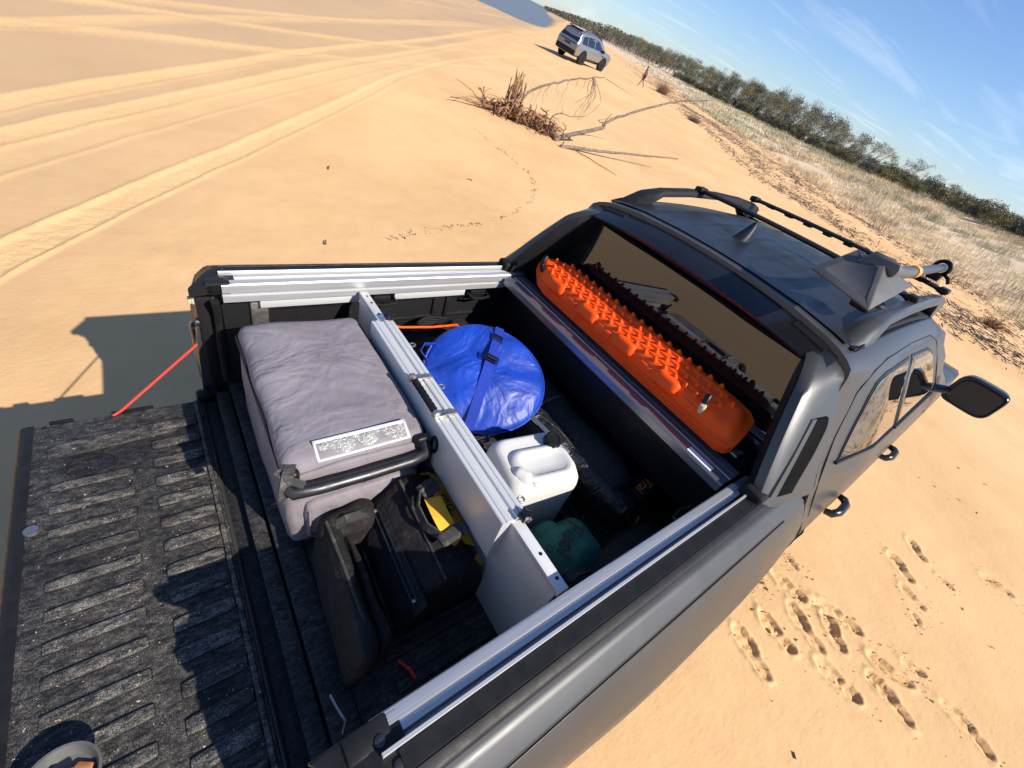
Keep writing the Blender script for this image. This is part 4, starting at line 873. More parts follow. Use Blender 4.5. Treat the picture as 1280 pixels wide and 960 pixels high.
# printed packet tucked beside it
pkt = thing('food_packet', 'slim grey and green printed packet tucked between blue bag and black bag', 'packet', (1.06, -.08, FL))
pm = frame(V((1.075, -.09, 1.075)), (.25, -1, -.12), (-.7, -.1, .7))
mb = MB(); mb.box((0, 0, 0), (.26, .062, .018), None, .004); mb.bm.transform(pm); make('carton', mb, 'bar_metal', pkt)
mb = MB(); mb.box((-.085, 0, .0094), (.075, .058, .0012)); mb.bm.transform(pm); make('green_print', mb, 'leaf_print', pkt)
for i, q in enumerate((.062, .078)):
    mb = MB(); mb.box((q+.014, 0, .0094), (.009, .040, .0012)); mb.bm.transform(pm); make('orange_print', mb, 'orange_print', pkt)
# low black crate on the bed floor in the shade
ct = thing('flat_crate', 'low black slatted plastic crate on the shaded bed floor', 'crate', (1.15, -.42, FL))
mb = MB()
for yy in (-.60, -.34): mb.box((1.12, yy, .905), (.26, .012, .05), None, .003)
for xx in (.99, 1.25): mb.box((xx, -.47, .905), (.012, .26, .05), None, .003)
make('frame', mb, 'black_smooth', ct)
for i in range(5):
    mb = MB(); mb.box((1.03+.045*i, -.47, .890), (.020, .25, .008), None, .002); make('slat', mb, 'black_smooth', ct)
# orange recovery cord stretched behind the divider
mb = MB(); mb.tube([(.60, .62, 1.20), (.70, .61, 1.175), (.85, .60, 1.165), (1.0, .615, 1.15)], .0055, 8); mb.tube([(.60, .62, 1.20), (.595, .60, 1.24), (.585, .57, 1.28)], .004, 6); mb.tube([(1.0, .615, 1.15), (1.04, .64, 1.10)], .004, 6)
oc = tag(make('elastic_cord', mb, 'orange_plastic', None, 180, (.6, .62, 1.15)), 'thin orange elastic cord stretched above the wheel well behind the divider', 'cord'); oc.matrix_world = TT @ Matrix.Translation((.6, .62, 1.15))
mb = MB(); 
cs = thing('cable_coil', 'coiled black cable on the far wheel well', 'cable', (.86, .66, 1.10))
for q in range(4): mb.tube([(.90+(.075+.006*q)*math.cos(a), .655+(.05)*math.sin(a), 1.112+.010*q+.004*math.sin(3*a+q)) for a in np.linspace(0, 2*math.pi, 25)], .008, 6, False)
make('coil', mb, 'rubber', cs, 180)

# ------------------------------------------------------------------ orange recovery boards stacked against the rear window
th_ = R(25); ao = V((math.cos(th_), 0, math.sin(th_))); no = V((-math.sin(th_), 0, math.cos(th_)))
def bp(L, a, n, O): return O + V((0, 1, 0))*L + ao*a + no*n
LEN = .635
def outline(d=0):   # outline of a board as (along, across), drawn in by d
    W = .205
    lo = [(-LEN+.0, .035), (-LEN+.012, .012), (-LEN+.04, .0), (-LEN+.12, 0), (-.42, 0), (-.2, 0), (0, 0), (.2, 0), (.40, 0), (LEN-.18, .0), (LEN-.10, .016), (LEN-.045, .050), (LEN-.012, .085), (LEN-.0, .115), (LEN-.02, .150), (LEN-.07, .185), (LEN-.15, W), (.4, W), (.2, W), (0, W), (-.2, W), (-.42, W), (-LEN+.14, W), (-LEN+.06, W-.008), (-LEN+.025, W-.03), (-LEN+.008, .11)]
    c = (0, W/2); return [(c[0]+(x-c[0])*(1-d/.6), c[1]+(y-c[1])*(1-d/.1025)) for x, y in lo]
def board(O, top, label):
    b = thing('recovery_board', label, 'recovery board', tuple(bp(0, 0, 0, O)), True, 'orange recovery boards stacked against the rear window')
    mb = MB(); layers = [(.012, 0), (.003, .0015), (-.002, .005), (-.002, .010), (.003, .0135)]
    if top: layers = [(.012, 0), (.003, .0015), (-.002, .005), (-.002, .011), (.010, .0145), (.016, .015), (.026, .030), (.036, .047), (.046, .054), (.06, .057), (.075, .057), (.1015, .057)]
    else: layers += [(.013, .0140), (.0174, .0178), (.05, .0178), (.10, .0178)]
    mb.loft([[bp(x, y, n, O) for x, y in outline(d)] for d, n in layers]); make('board_body', mb, 'orange_plastic', b, 50)
    if not top: return b
    up_ = (ao*.62+no*.60).normalized()
    # moulded lugs and recesses along the sloping edge
    for L in (.40, .165, -.07, -.31):
        mb = MB(); mb.soft((0, 0, 0), (.058, .030, .022), .0215, 7); mb.bm.transform(frame(bp(L, .0345, .041, O), (0, 1, 0), tuple(up_))); make('edge_lug', mb, 'orange_plastic', b, 60)
    for L in (.285, .05, -.19, -.42):
        mb = MB(); mb.box((0, 0, 0), (.085, .026, .018), None, .006); mb.bm.transform(frame(bp(L, .030, .033, O), (0, 1, 0), tuple(up_))); make('edge_block', mb, 'orange_plastic', b, 60)
    for a_ in (.081, .116, .151):
        mb = MB(); rr = []
        for u in np.linspace(-.9, .9, 24): rr.append([bp(u*.55, a_+.013*q*.8, .0555+z, O) for q, z in ((-1, 0), (-.5, .006), (.5, .006), (1, 0))])
        mb.loft(rr); make('grip_ridge', mb, 'orange_plastic', b, 60)
    mb = MB(); mb.lathe([(.0150, -.004), (.0120, .003), (.0072, .009), (.0062, .0150), (.0045, .0170), (.0005, .0175)], 9); st0 = None
    rows = (.064, .099, .134, .168)
    for ri, a_ in enumerate(rows):
        for i in range(21):
            L = (-1+2*(i+(0 if ri % 2 == 0 else .5))/20)*.53
            if L > .53 or (abs(L) > .50 and ri in (0, 3)): continue
            mt = frame(bp(L, a_, .0565 if ri < 3 else .0545, O)-b_org(b), (0, 1, 0), tuple(-ao))
            if st0 is None: st0 = make('stud', mb, 'orange_plastic', None, 50); st0.parent = b; st0.matrix_local = mt
            else: shared('stud', st0, mt, b)
    return b
def b_org(b): return Vector(ORG[b.name])
O1 = V((1.368, .022, 1.380))
for i, lab in enumerate(('lowest orange recovery board of the stack, lying on the cover canister', 'middle orange recovery board under the studded top one')): board(O1+no*.0182*i, False, lab)
OT = O1+no*.0182*2
board(OT, True, 'topmost orange recovery board with rows of pointed studs facing up')
for L, a_, mtl in ((.545, .055, 'black_smooth'), (-.475, .040, 'tan_print')):
    pn = thing('mounting_pin', 'black mounting pin through the left end of the orange boards' if L > 0 else 'black and brass mounting pin through the right end of the orange boards', 'pin', tuple(bp(L, a_, .050, OT)))
    mb = MB(); mb.lathe([(.012, -.02), (.012, .022), (.009, .026), (.001, .026)], 14, frame(bp(L, a_, .05, OT), (0, 1, 0), tuple(-ao))); make('collar', mb, mtl, pn, 40)
    mb = MB(); mb.tube([bp(L+.004, a_+.010, .074, OT), bp(L+.008, a_+.022, .088, OT), bp(L+.012, a_+.036, .088, OT)], .012, 10); make('knob', mb, 'black_smooth', pn, 60)

# ------------------------------------------------------------------ shovel clamped to the roof bars
sh = thing('shovel', 'dark grey shovel with orange collar clamped along the right roof rail', 'shovel', (2.3, -.52, 1.95))
P_ = lambda u, v, x: hit(u, v, 'x', x)
PA, PB, PC, PE = P_(1014, 334, 1.66), P_(1086, 388, 1.635), P_(1074, 311, 1.90), P_(1142, 357, 1.96)
PF = P_(1106, 332, 1.80); PD = P_(1097, 318, 1.86)
cx_ = (PA+PB+PC+PE)/4; dn = (PB-PA).cross(PC-PA).normalized(); dn = dn if dn.z > 0 else -dn
mb = MB()
def plate(ps, th=.007):
    nn = (ps[1]-ps[0]).cross(ps[2]-ps[0]).normalized(); nn = nn if nn.dot(CAM_T-ps[0]) > 0 else -nn
    mb.loft([ps, [p-nn*th for p in ps]])
plate([PA, PB, PF, PC]); plate([PB+V((0, 0, -.001)), PE, PF])
bmesh.ops.bevel(mb.bm, geom=mb.bm.edges[:], offset=.003, segments=2, profile=.5, affect='EDGES')
make('blade', mb, 'shovel_grey', sh, 60)
mb = MB(); mb.tube([PA*.22+PC*.30+PF*.48-dn*.012, PC*.4+PF*.6-dn*.004, PF*.9+PE*.1-dn*.002, P_(1120, 340, 1.97)], [.012, .034, .038, .030], 14, flat=.8); make('socket_hump', mb, 'shovel_grey', sh, 60)
s0 = P_(1112, 341, 1.93); s1 = P_(1128, 341, 2.05); s2 = P_(1140, 340, 2.18); s3 = P_(1150, 339, 2.27); s4 = P_(1177, 335, 3.08); s5 = P_(1192, 334, 3.3)
dr_ = (s4-s2).normalized()
mb = MB(); mb.tube([s0, s1, s2], [.030, .024, .021], 12); make('socket', mb, 'shovel_grey', sh)
mb = MB(); mb.tube([s2-dr_*.01, s2+dr_*.06], .0245, 16); make('collar', mb, 'orange_collar', sh)
mb = MB(); mb.tube([s2, s4, s4+dr_*.22], .0195, 12); make('shaft', mb, 'dark_grey_shaft', sh)
mb = MB(); c4 = s4; mb.tube([c4+V((0, .034*math.cos(a), .034*math.sin(a))) for a in np.linspace(0, 2*math.pi, 21)], .010, 8, False); mb.box(c4+V((0, 0, -.045)), (.05, .06, .035), None, .008); mb.tube([c4+V((0, -.03, -.02)), c4+V((-.03, -.06, -.03)), c4+V((-.05, -.075, -.045))], .008, 8); make('clamp', mb, 'black_smooth', sh)
mb = MB(); c5 = V((1.86, -.560, 1.955)); mb.tube([c5+V((.0+.028*math.cos(a), .028*math.sin(a), .0)) for a in np.linspace(0, 2*math.pi, 19)], .009, 8, False); mb.box(c5+V((.03, .03, -.018)), (.10, .07, .05), None, .012, 3); make('rear_bracket', mb, 'black_smooth', sh)

# grey rubber bowl with orange bark chips on the tailgate
bo = thing('rubber_bowl', 'dark grey rubber bowl holding orange bark chips on the open tailgate', 'bowl', (-.445, -.40, TGZ+.011))
mb = MB(); mb.lathe([(.040, .0), (.052, .006), (.064, .040), (.066, .044), (.061, .044), (.050, .012), (.001, .010)], 30, Matrix.Translation((-.440, -.405, TGZ+.0115))); make('bowl_shell', mb, 'bowl_rubber', bo, 50)
for k_ in range(9):
    mb = MB(); a = k_*2.4; mb.box((-.440+.026*math.cos(a)*(k_ % 3+.6)/2, -.405+.026*math.sin(a)*(k_ % 3+.6)/2, TGZ+.032+.0045*(k_ % 4)), (.034, .018, .009), Matrix.Rotation(k_*1.1, 3, 'Z') @ Matrix.Rotation(.4*math.sin(k_), 3, 'X'), .003); make('bark_chip', mb, 'orange_chip', bo)

# ------------------------------------------------------------------ silver wagon parked up the beach (own local coordinates)
def local_thing(name, label, cat, mt, group=None):
    o = thing(name, label, cat, (0, 0, 0), False, group); o.matrix_world = mt; return o
sx0, sy0 = 26.5, 28.6
suv = local_thing('parked_wagon', 'silver four wheel drive wagon parked on the sand up the beach', 'car', Matrix.Translation((sx0, sy0, Hs(sx0, sy0)-.03)) @ Matrix.Rotation(R(15), 4, 'Z') @ Matrix.Rotation(R(2.5), 4, 'X') @ Matrix.Rotation(R(-1), 4, 'Y'))
SS = [(.80, .40), (.92, .52), (.95, .70), (.955, .88), (.945, 1.02), (.915, 1.12), (.86, 1.28), (.79, 1.46), (.73, 1.62), (.68, 1.72), (.58, 1.79), (.3, 1.825), (0, 1.83)]
def shw(z): return interp(z, [p[1] for p in SS], [p[0] for p in SS])
mb = MB(); rings = []
for x, zm, nr in ((-2.44, .95, .90), (-2.42, 1.16, .94), (-2.36, 1.24, .97), (-2.24, 1.50, .98), (-2.10, 1.74, .99), (-1.95, 1.81, 1), (-1.0, 1.84, 1), (0, 1.84, 1), (.45, 1.80, 1), (.75, 1.64, 1), (1.05, 1.42, 1), (1.32, 1.24, 1), (1.6, 1.20, 1), (2.1, 1.15, .98), (2.38, 1.04, .93), (2.46, .8, .87)):
    ring = []
    for y, z in SS:
        zz = min(z, zm+.03*(1-(y/.95)**2)); d = min(abs(x-1.45), abs(x+1.42)); ring.append((x, y*nr, zz))
    rings.append(ring)
mb.loft([r+[(x, -y, z) for x, y, z in r[-2::-1]] for r in rings]); make('body', mb, 'silver_paint', suv, 35)
def sw_(p, s, o): return (p[0], s*(shw(p[1])+o), p[1])
for s in (1, -1):
    for poly in ([(-1.98, 1.20), (-1.90, 1.52), (-1.70, 1.62), (-1.28, 1.65), (-1.28, 1.19)], [(-1.22, 1.19), (-1.22, 1.66), (-.32, 1.68), (-.32, 1.18)], [(-.24, 1.18), (-.24, 1.68), (.28, 1.64), (.92, 1.24), (.92, 1.17)]):
        mb = MB(); mb.prism(poly, lambda p: sw_(p, s, -.02), lambda p: sw_(p, s, .006)); make('side_window', mb, 'car_glass', suv, 30)
    for seam in ([(-1.25, .55), (-1.25, 1.15)], [(-.28, .5), (-.28, 1.15)], [(.98, .55), (.98, 1.15)], [(-1.2, .50), (1.0, .50)]):
        mb = MB(); mb.tube([sw_(p, s, .002) for p in seam], .009, 6); make('door_seam', mb, 'black_smooth', suv)
    mb = MB(); mb.tube([(-1.9, s*.66, 1.83), (-1.7, s*.66, 1.89), (0, s*.66, 1.90), (.35, s*.66, 1.84)], .025, 8); make('roof_rail', mb, 'dark_metal', suv)
    mb = MB(); mb.box((.78, s*1.02, 1.20), (.14, .22, .17), None, .04, 3); make('door_mirror', mb, 'gloss_black', suv)
    mb = MB(); mb.box((-2.33, s*.80, 1.03), (.16, .24, .16), None, .03, 3); make('tail_light', mb, 'tail_red', suv)
    mb = MB(); mb.box((0, s*.90, .40), (2.0, .12, .06), None, .02); make('side_step', mb, 'black_plastic', suv)
    mb = MB(); mb.box((1.06, s*.952, .95), (.20, .02, .10), None, .008); make('wing_vent', mb, 'black_smooth', suv)
    for x in (1.45, -1.42):
        mb = MB(); mb.tube([(x+.47*math.cos(a), s*.935, .44+.47*math.sin(a)) for a in np.linspace(-.1, math.pi+.1, 20)], .035, 8); make('wheel_arch', mb, 'black_plastic', suv)
        mb = MB(); mb.lathe([(.01, 0), (.455, 0), (.455, .02), (.01, .02)], 30, Matrix.Translation((x, s*.938, .44)) @ Matrix.Rotation(R(-90*s), 4, 'X')); make('arch_liner', mb, 'black_smooth', suv)
        mt = Matrix.Translation((x, s*.86, .395)) @ Matrix.Rotation(R(-90*s), 4, 'X')
        mb = MB(); mb.lathe([(.24, -.11), (.35, -.12), (.39, -.08), (.398, 0), (.39, .09), (.35, .125), (.26, .12)], 32, mt); wh = make('wheel', mb, 'rubber', suv, 40)
        mb = MB(); mb.lathe([(.02, .085), (.06, .10), (.10, .075)], 24, mt)
        for i in range(10): mb.box(mt @ V((.155*math.cos(i*.6283), .155*math.sin(i*.6283), .095)), (.20, .034, .03), mt.to_3x3() @ Matrix.Rotation(i*.6283, 3, 'Z'), .008)
        mb.lathe([(.235, .08), (.262, .13), (.268, .11), (.245, .06)], 32, mt, False); make('rim', mb, 'silver_paint', wh, 35)
        mb = MB(); mb.lathe([(.01, .05), (.245, .05), (.245, .04), (.01, .04)], 24, mt); make('rim_back', mb, 'black_smooth', wh)
mb = MB(); mb.grid(lambda u, v: (-2.395+.275*u, (2*v-1)*(.80-.09*u), 1.24+.46*u), 6, 8); make('rear_glass', mb, 'car_glass', suv)
mb = MB(); mb.box((-2.46, 0, .93), (.04, .50, .12), None, .004); make('number_plate', mb, 'dark_metal', suv)
mb = MB(); mb.box((-2.40, 0, .58), (.20, 1.74, .30), None, .05, 3); make('rear_bumper', mb, 'black_plastic', suv)
mb = MB(); mb.box((-2.435, 0, 1.06), (.03, 1.36, .07), None, .01); make('tailgate_strip', mb, 'dark_metal', suv)
mb = MB(); mb.box((-2.02, 0, 1.83), (.22, 1.2, .04), None, .015); make('rear_spoiler', mb, 'black_smooth', suv)
mb = MB(); mb.tube([(-1.6, 0, 1.86), (-1.66, 0, 2.12)], .008, 6); make('aerial', mb, 'black_smooth', suv)
mb = MB(); mb.grid(lambda u, v: (.50+.78*u, (2*v-1)*(.66+.16*u), 1.815-.53*u+.03*(1-(2*v-1)**2)), 6, 8); make('windscreen', mb, 'car_glass', suv)

# ------------------------------------------------------------------ person walking beyond
px_, py_ = 40.44, 34.34
per = local_thing('person', 'person in a beige shirt and dark shorts walking bare legged on the sand', 'person', Matrix.Translation((px_, py_, Hs(px_, py_)+.0)) @ Matrix.Rotation(R(150), 4, 'Z'))
def skin_mesh(name, vs, es, rad, mat, parent, sub=2):
    me = bpy.data.meshes.new(name); me.from_pydata(vs, es, []); o = bpy.data.objects.new(name, me); COL.objects.link(o)
    m = o.modifiers.new('s', 'SKIN'); m.use_smooth_shade = True
    for i, r_ in enumerate(rad): me.skin_vertices[0].data[i].radius = r_ if isinstance(r_, tuple) else (r_, r_)
    me.skin_vertices[0].data[0].use_root = True
    o.modifiers.new('u', 'SUBSURF').levels = sub; o.modifiers['u'].render_levels = sub
    n = bpy.data.meshes.new_from_object(o.evaluated_get(bpy.context.evaluated_depsgraph_get())); bpy.data.objects.remove(o); bpy.data.meshes.remove(me)
    n.name = name; n.materials.clear(); n.materials.append(M[mat]); n.shade_smooth()
    o = bpy.data.objects.new(name, n); COL.objects.link(o); o.parent = parent; return o
pv = [(0, 0, .95), (0, 0, 1.10), (.01, 0, 1.28), (.02, 0, 1.43), (.03, 0, 1.50), (.05, 0, 1.58), (.055, 0, 1.66), (.05, 0, 1.74),
      (.02, .10, .90), (.17, .11, .50), (.30, .11, .09), (.40, .12, .04), (-.01, -.10, .90), (-.10, -.11, .50), (-.36, -.11, .14), (-.30, -.12, .03),
      (.0, .19, 1.40), (-.10, .24, 1.13), (-.02, .23, .90), (.02, .22, .80), (.0, -.19, 1.40), (.06, -.24, 1.13), (.20, -.22, .95), (.26, -.21, .87)]
pe = [(0, 1), (1, 2), (2, 3), (3, 4), (4, 5), (5, 6), (6, 7), (0, 8), (8, 9), (9, 10), (10, 11), (0, 12), (12, 13), (13, 14), (14, 15), (3, 16), (16, 17), (17, 18), (18, 19), (3, 20), (20, 21), (21, 22), (22, 23)]
pr = [.14, .125, .14, .13, .055, .075, .095, .07, .085, .058, .04, .035, .085, .058, .04, .035, .055, .042, .032, .03, .055, .042, .032, .03]
skin_mesh('body', pv, pe, pr, 'skin', per)
skin_mesh('shirt', [(0, 0, .98), (0, 0, 1.12), (.01, 0, 1.28), (.02, 0, 1.42), (.0, .20, 1.40), (-.05, .225, 1.25), (.0, -.20, 1.40), (.035, -.225, 1.25)], [(0, 1), (1, 2), (2, 3), (3, 4), (4, 5), (3, 6), (6, 7)], [.17, .155, .165, .15, .075, .065, .075, .065], 'beige_cloth', per)
skin_mesh('shorts', [(0, 0, .96), (.03, .10, .86), (.13, .11, .60), (-.02, -.10, .86), (-.07, -.11, .60)], [(0, 1), (1, 2), (0, 3), (3, 4)], [.165, .11, .095, .11, .095], 'dark_cloth', per)
skin_mesh('hair', [(.035, 0, 1.66), (.03, 0, 1.73), (.03, 0, 1.77)], [(0, 1), (1, 2)], [.10, .098, .06], 'dark_cloth', per)

# ------------------------------------------------------------------ driftwood: uprooted root mass and bare branches
def path_noise(pts, n, amp, seed):
    pts = [V(p) for p in pts]; o = []
    for i in range(n+1):
        q = i/n*(len(pts)-1); k_ = min(int(q), len(pts)-2); f = q-k_
        p0, p1, p2, p3 = pts[max(k_-1, 0)], pts[k_], pts[k_+1], pts[min(k_+2, len(pts)-1)]
        p = .5*((2*p1)+(p2-p0)*f+(2*p0-5*p1+4*p2-p3)*f*f+(3*p1-p0-3*p2+p3)*f**3)
        e = math.sin(math.pi*i/n)**.5 if 0 < i < n else 0
        o.append(p+noise.noise_vector(V((i*.7+seed, seed, 1.3)))*amp*e)
    return o
def branch(mb, pts, r0, r1, n=20, amp=.03, seed=1., sides=7):
    pp = path_noise(pts, n, amp, seed); mb.tube(pp, [r0+(r1-r0)*i/n for i in range(n+1)], sides); return pp
rc = V((8.55, 10.55, 0)); rc.z = Hs(rc.x, rc.y)
stump = thing('root_mass', 'tangled brown root mass of an uprooted tree lying on the sand', 'driftwood', rc, False)
g2 = random.Random(5)
mb = MB()
for i in range(170):
    u = g2.random(); base = V((7.7+1.75*u+g2.gauss(0, .10), 11.05-1.25*u+g2.gauss(0, .18), 0)); base.z = Hs(base.x, base.y)+g2.random()*.22
    d = V((g2.gauss(0, .30), g2.gauss(0, .30), abs(g2.gauss(.12, .14)))); e = base+d*g2.uniform(.5, 1.35); e.z = max(e.z-g2.random()*.25, Hs(e.x, e.y)+.02); m_ = (base+e)/2+V((g2.gauss(0, .08), g2.gauss(0, .08), g2.uniform(.03, .16)))
    branch(mb, [base, m_, e], g2.uniform(.012, .03), .005, 7, .03, i, 5)
make('root_tangle', mb, 'root_brown', stump, 180)['kind'] = 'stuff'
for i in range(34):     # thicker single roots
    mb = MB(); a = g2.uniform(0, 6.28); u = g2.random(); base = V((7.8+1.6*u, 10.98-1.15*u, 0)); base.z = Hs(base.x, base.y)+.08
    e = base+V((math.cos(a)*g2.uniform(.3, .7), math.sin(a)*g2.uniform(.3, .6), g2.uniform(-.05, .4))); m_ = (base+e)/2+V((g2.gauss(0, .1), g2.gauss(0, .1), .15)); branch(mb, [base, m_, e], .04, .012, 9, .05, 50+i, 6); make('root', mb, 'root_brown', stump, 180)
for i in range(30):     # upright ends
    mb = MB(); base = V((8.55+g2.gauss(0, .12), 10.9+g2.gauss(0, .10), 0)); base.z = Hs(base.x, base.y); e = base+V((g2.gauss(.05, .09), g2.gauss(.1, .09), g2.uniform(.7, 1.15))); branch(mb, [base, (base+e)/2+V((g2.gauss(0, .06), g2.gauss(0, .06), 0)), e], .028, .008, 8, .04, 90+i, 5); make('upright_root', mb, 'root_brown', stump, 180)
mb = MB(); rl = [V((7.9, 10.9, Hs(7.9, 10.9)+.1)), V((7.2, 10.95, Hs(7.2, 10.95)+.12)), V((6.55, 10.9, Hs(6.55, 10.9)+.10))]; branch(mb, rl, .045, .012, 10, .05, 3.); make('long_root', mb, 'root_brown', stump, 180)
gnd = lambda x, y, o=0: V((x, y, Hs(x, y)+o))
# trunk of the fallen branch, then the three bare limbs, each a piece of its own
mb = MB(); t0 = gnd(9.0, 10.2, .12); t1 = far_pt(695, 175, 14.1); t2 = far_pt(718, 158, 14.5)
branch(mb, [t0, gnd(9.3, 9.75, .12), t1], .10, .07, 10, .04, 4.)
tr_ = make('broken_trunk', mb, 'driftwood', stump, 180)
def drift(nm, label, pts, r0, r1, n, amp, seed, subs=(), mat='driftwood'):
    t = thing(nm, label, 'driftwood', pts[0], False)
    mb = MB(); branch(mb, pts, r0, r1, n, amp, seed); make('limb', mb, mat, t, 180)
    for i, (sp, r_) in enumerate(subs):
        mb = MB(); branch(mb, sp, r_, r_*.3, 10, amp*1.5, seed+i*3.1, 5); make('twig', mb, mat, t, 180)
    return t
F = far_pt
drift('driftwood_branch', 'long bare grey branch rising from the root mass towards the dune', [F(692, 175, 14.0), F(716, 167, 14.2), F(752, 160, 14.6), F(757, 155, 14.7), F(775, 146, 15), F(820, 133, 15.6), F(850, 127, 16), F(888, 126, 16.5)], .062, .016, 34, .04, 6., [([F(752, 160, 14.6), F(757, 150, 14.6), F(766, 142, 14.7)], .02), ([F(706, 174, 14.0), F(704, 166, 14), F(708, 160, 14)], .022), ([F(756, 157, 14.6), F(748, 150, 14.7), F(765, 148, 15)], .014)])
drift('driftwood_branch', 'straight bare branch lying low over the sand below the long grey one', [F(700, 183, 13.6), F(730, 186, 14.0), F(770, 191, 14.6), F(812, 195, 15.3), F(848, 199, 16.0)], .050, .016, 24, .03, 9., [([F(702, 182, 13.6), F(705, 176, 13.6), F(707, 172, 13.6)], .022)])
drift('driftwood_stick', 'thin straight dark stick on the sand nearest the pickup roof', [gnd(9.45, 9.05, .03), gnd(9.70, 8.3, .04), gnd(9.92, 7.4, .03)], .014, .006, 10, .02, 12., mat='twig_dark')
arch = [F(650, 128, 14.9), F(662, 116, 15.1), F(682, 106, 15.3), F(702, 102, 15.5), F(722, 98, 15.7), F(742, 97, 15.9), F(756, 97, 16.1)]
subs = []
for i in range(9):
    u = .15+.6*i/8; a = path_noise(arch, 24, 0, 1)[int(u*24)]; L_ = g2.uniform(.35, .9); subs.append(([a, a+V((g2.gauss(0, .06), g2.gauss(0, .06), -L_*.5)), a+V((g2.gauss(0, .08), g2.gauss(0, .08), -L_))], .007))
a = arch[-2]
for i in range(9):
    e = a+V((g2.gauss(.05, .18), g2.gauss(-.1, .18), -g2.uniform(.6, 1.3))); m_ = (a+e)/2+V((g2.gauss(.1, .18), g2.gauss(-.1, .18), .1)); subs.append(([a, m_, e], .011))
drift('driftwood_branch', 'arched bare branch with fine twigs hanging from it above the sand', arch, .040, .012, 26, .05, 15., subs)
drift('driftwood_branch', 'small forked dead branch on the sand under the arched one', [gnd(10.7, 11.6, .02), gnd(10.9, 11.6, .25), gnd(11.3, 11.4, .30), gnd(11.7, 11.2, .45)], .022, .008, 12, .05, 18., [([gnd(11.0, 11.5, .26), gnd(11.05, 11.7, .5)], .010), ([gnd(11.4, 11.35, .33), gnd(11.6, 11.5, .55)], .010), ([gnd(10.8, 11.6, .1), gnd(11.3, 11.8, .08)], .012)])
drift('driftwood_stick', 'thin grey stick angled on the sand beyond the arched branch', [F(758, 99, 17.0), F(775, 110, 17.5), F(792, 120, 18)], .012, .006, 8, .02, 21.)
# small tangled clumps
def clump(label, c, n, rad, hgt, mat, seed, cat='dry brush'):
    t = thing('brush_clump', label, cat, gnd(*c), False); g = random.Random(seed); mb = MB()
    for i in range(n):
        a = g.uniform(0, 6.28); r_ = rad*math.sqrt(g.random())*.5; b = gnd(c[0]+r_*math.cos(a), c[1]+r_*math.sin(a), .01); e = b+V((g.gauss(0, rad*.5), g.gauss(0, rad*.5), abs(g.gauss(hgt, hgt*.5)))); branch(mb, [b, (b+e)/2+V((g.gauss(0, .1*rad), g.gauss(0, .1*rad), hgt*.4)), e], .010, .004, 5, .04*rad, i+seed, 4)
    make('twigs', mb, mat, t, 180)['kind'] = 'stuff'; return t
clump('small reddish brown tangle of dry twigs on the sand right of the pickup', (20.6, -.75), 110, .42, .18, 'root_brown', 3)
bx_, by_ = 48.6, 38.0
clump('brown and olive dry bush at the foot of the dune behind the person', (bx_, by_), 260, 1.3, .75, 'root_brown', 8, 'bush')
clump('dark low heap of dry twigs on the sand beyond the end of the long branch', (32.5, 21.3), 120, .8, .22, 'twig_dark', 13)
for x, y, L_, lab in ((2.04, 6.04, .14, 'dark twig lying alone on the smooth sand nearest the wheel tracks'), (1.32, 3.74, .11, 'small dark scrap of bark on the sand beside the far bed side'), (4.66, 6.22, .10, 'pale shell and twig scrap on the sand before the driftwood')):
    mb = MB(); g = random.Random(int(x*100)); a = g.uniform(0, 3)
    for i in range(1): branch(mb, [gnd(x+.02*i, y, .012), gnd(x+.02*i+L_*.5*math.cos(a+i*.5), y+L_*.5*math.sin(a+i*.5), .02), gnd(x+L_*math.cos(a+i*.7), y+L_*math.sin(a+i*.7), .012)], .010, .004, 5, .01, i, 5)
    o = make('twig_scrap', mb, 'driftwood' if 'pale' in lab else 'twig_dark', None, 180, gnd(x, y)); o.location = gnd(x, y); tag(o, lab, 'twig')

# ------------------------------------------------------------------ wrack line debris, dune grass (uncountable)
nr_ = np.random.RandomState(4)
def np_mesh(name, co, faces, mats, mi=None, kind='stuff', label=None):
    me = bpy.data.meshes.new(name); me.from_pydata(co.tolist(), [], faces.tolist())
    for m in mats: me.materials.append(M[m])
    if mi is not None: me.polygons.foreach_set('material_index', mi.astype(np.int32))
    me.update(); o = bpy.data.objects.new(name, me); COL.objects.link(o); tag(o, label, None, None, kind); return o
def xy(s, t): return .643*s+.766*t, .766*s-.643*t
def sticks(n, s, t, ln, rad, spread, zoff):
    x, y = xy(s, t); z = H(x, y)+zoff; a = np.radians(50)+nr_.normal(0, spread, n); d = np.stack([np.cos(a), np.sin(a), nr_.normal(0, .12, n)], 1)*ln[:, None]/2
    p = np.stack([-np.sin(a), np.cos(a), 0*a], 1)*rad[:, None]; c = np.stack([x, y, z], 1); u = np.zeros_like(c); u[:, 2] = rad*1.5
    v = np.stack([c-d+p, c-d-p, c-d+u, c+d+p, c+d-p, c+d+u], 1).reshape(-1, 3)
    b = (np.arange(n)*6)[:, None, None]; f = np.array([[0, 3, 5, 2], [1, 2, 5, 4], [0, 1, 4, 3]])[None]+b
    return v, f.reshape(-1, 4)
n = 15000
line = nr_.choice([12.6, 13.4, 14.6, 15.5, 16.4, 17.6, 18.8, 20.2], n, p=[.12, .08, .2, .1, .2, .1, .12, .08]); s = nr_.gamma(2.0, 22, n)-4; s = np.where(s > 170, nr_.rand(n)*60, s)
t = line+nr_.normal(0, .5, n)+.8*np.sin(s*.13+line)+.5*np.sin(s*.41)
keep = fbm(s*.35, line*3.1, 3, 77)+nr_.rand(n)*.35 > .05; s, t = s[keep], t[keep]; n = len(s)
v1, f1 = sticks(n, s, t, nr_.gamma(2, .07, n)+.03, nr_.uniform(.005, .016, n), .8, .03)
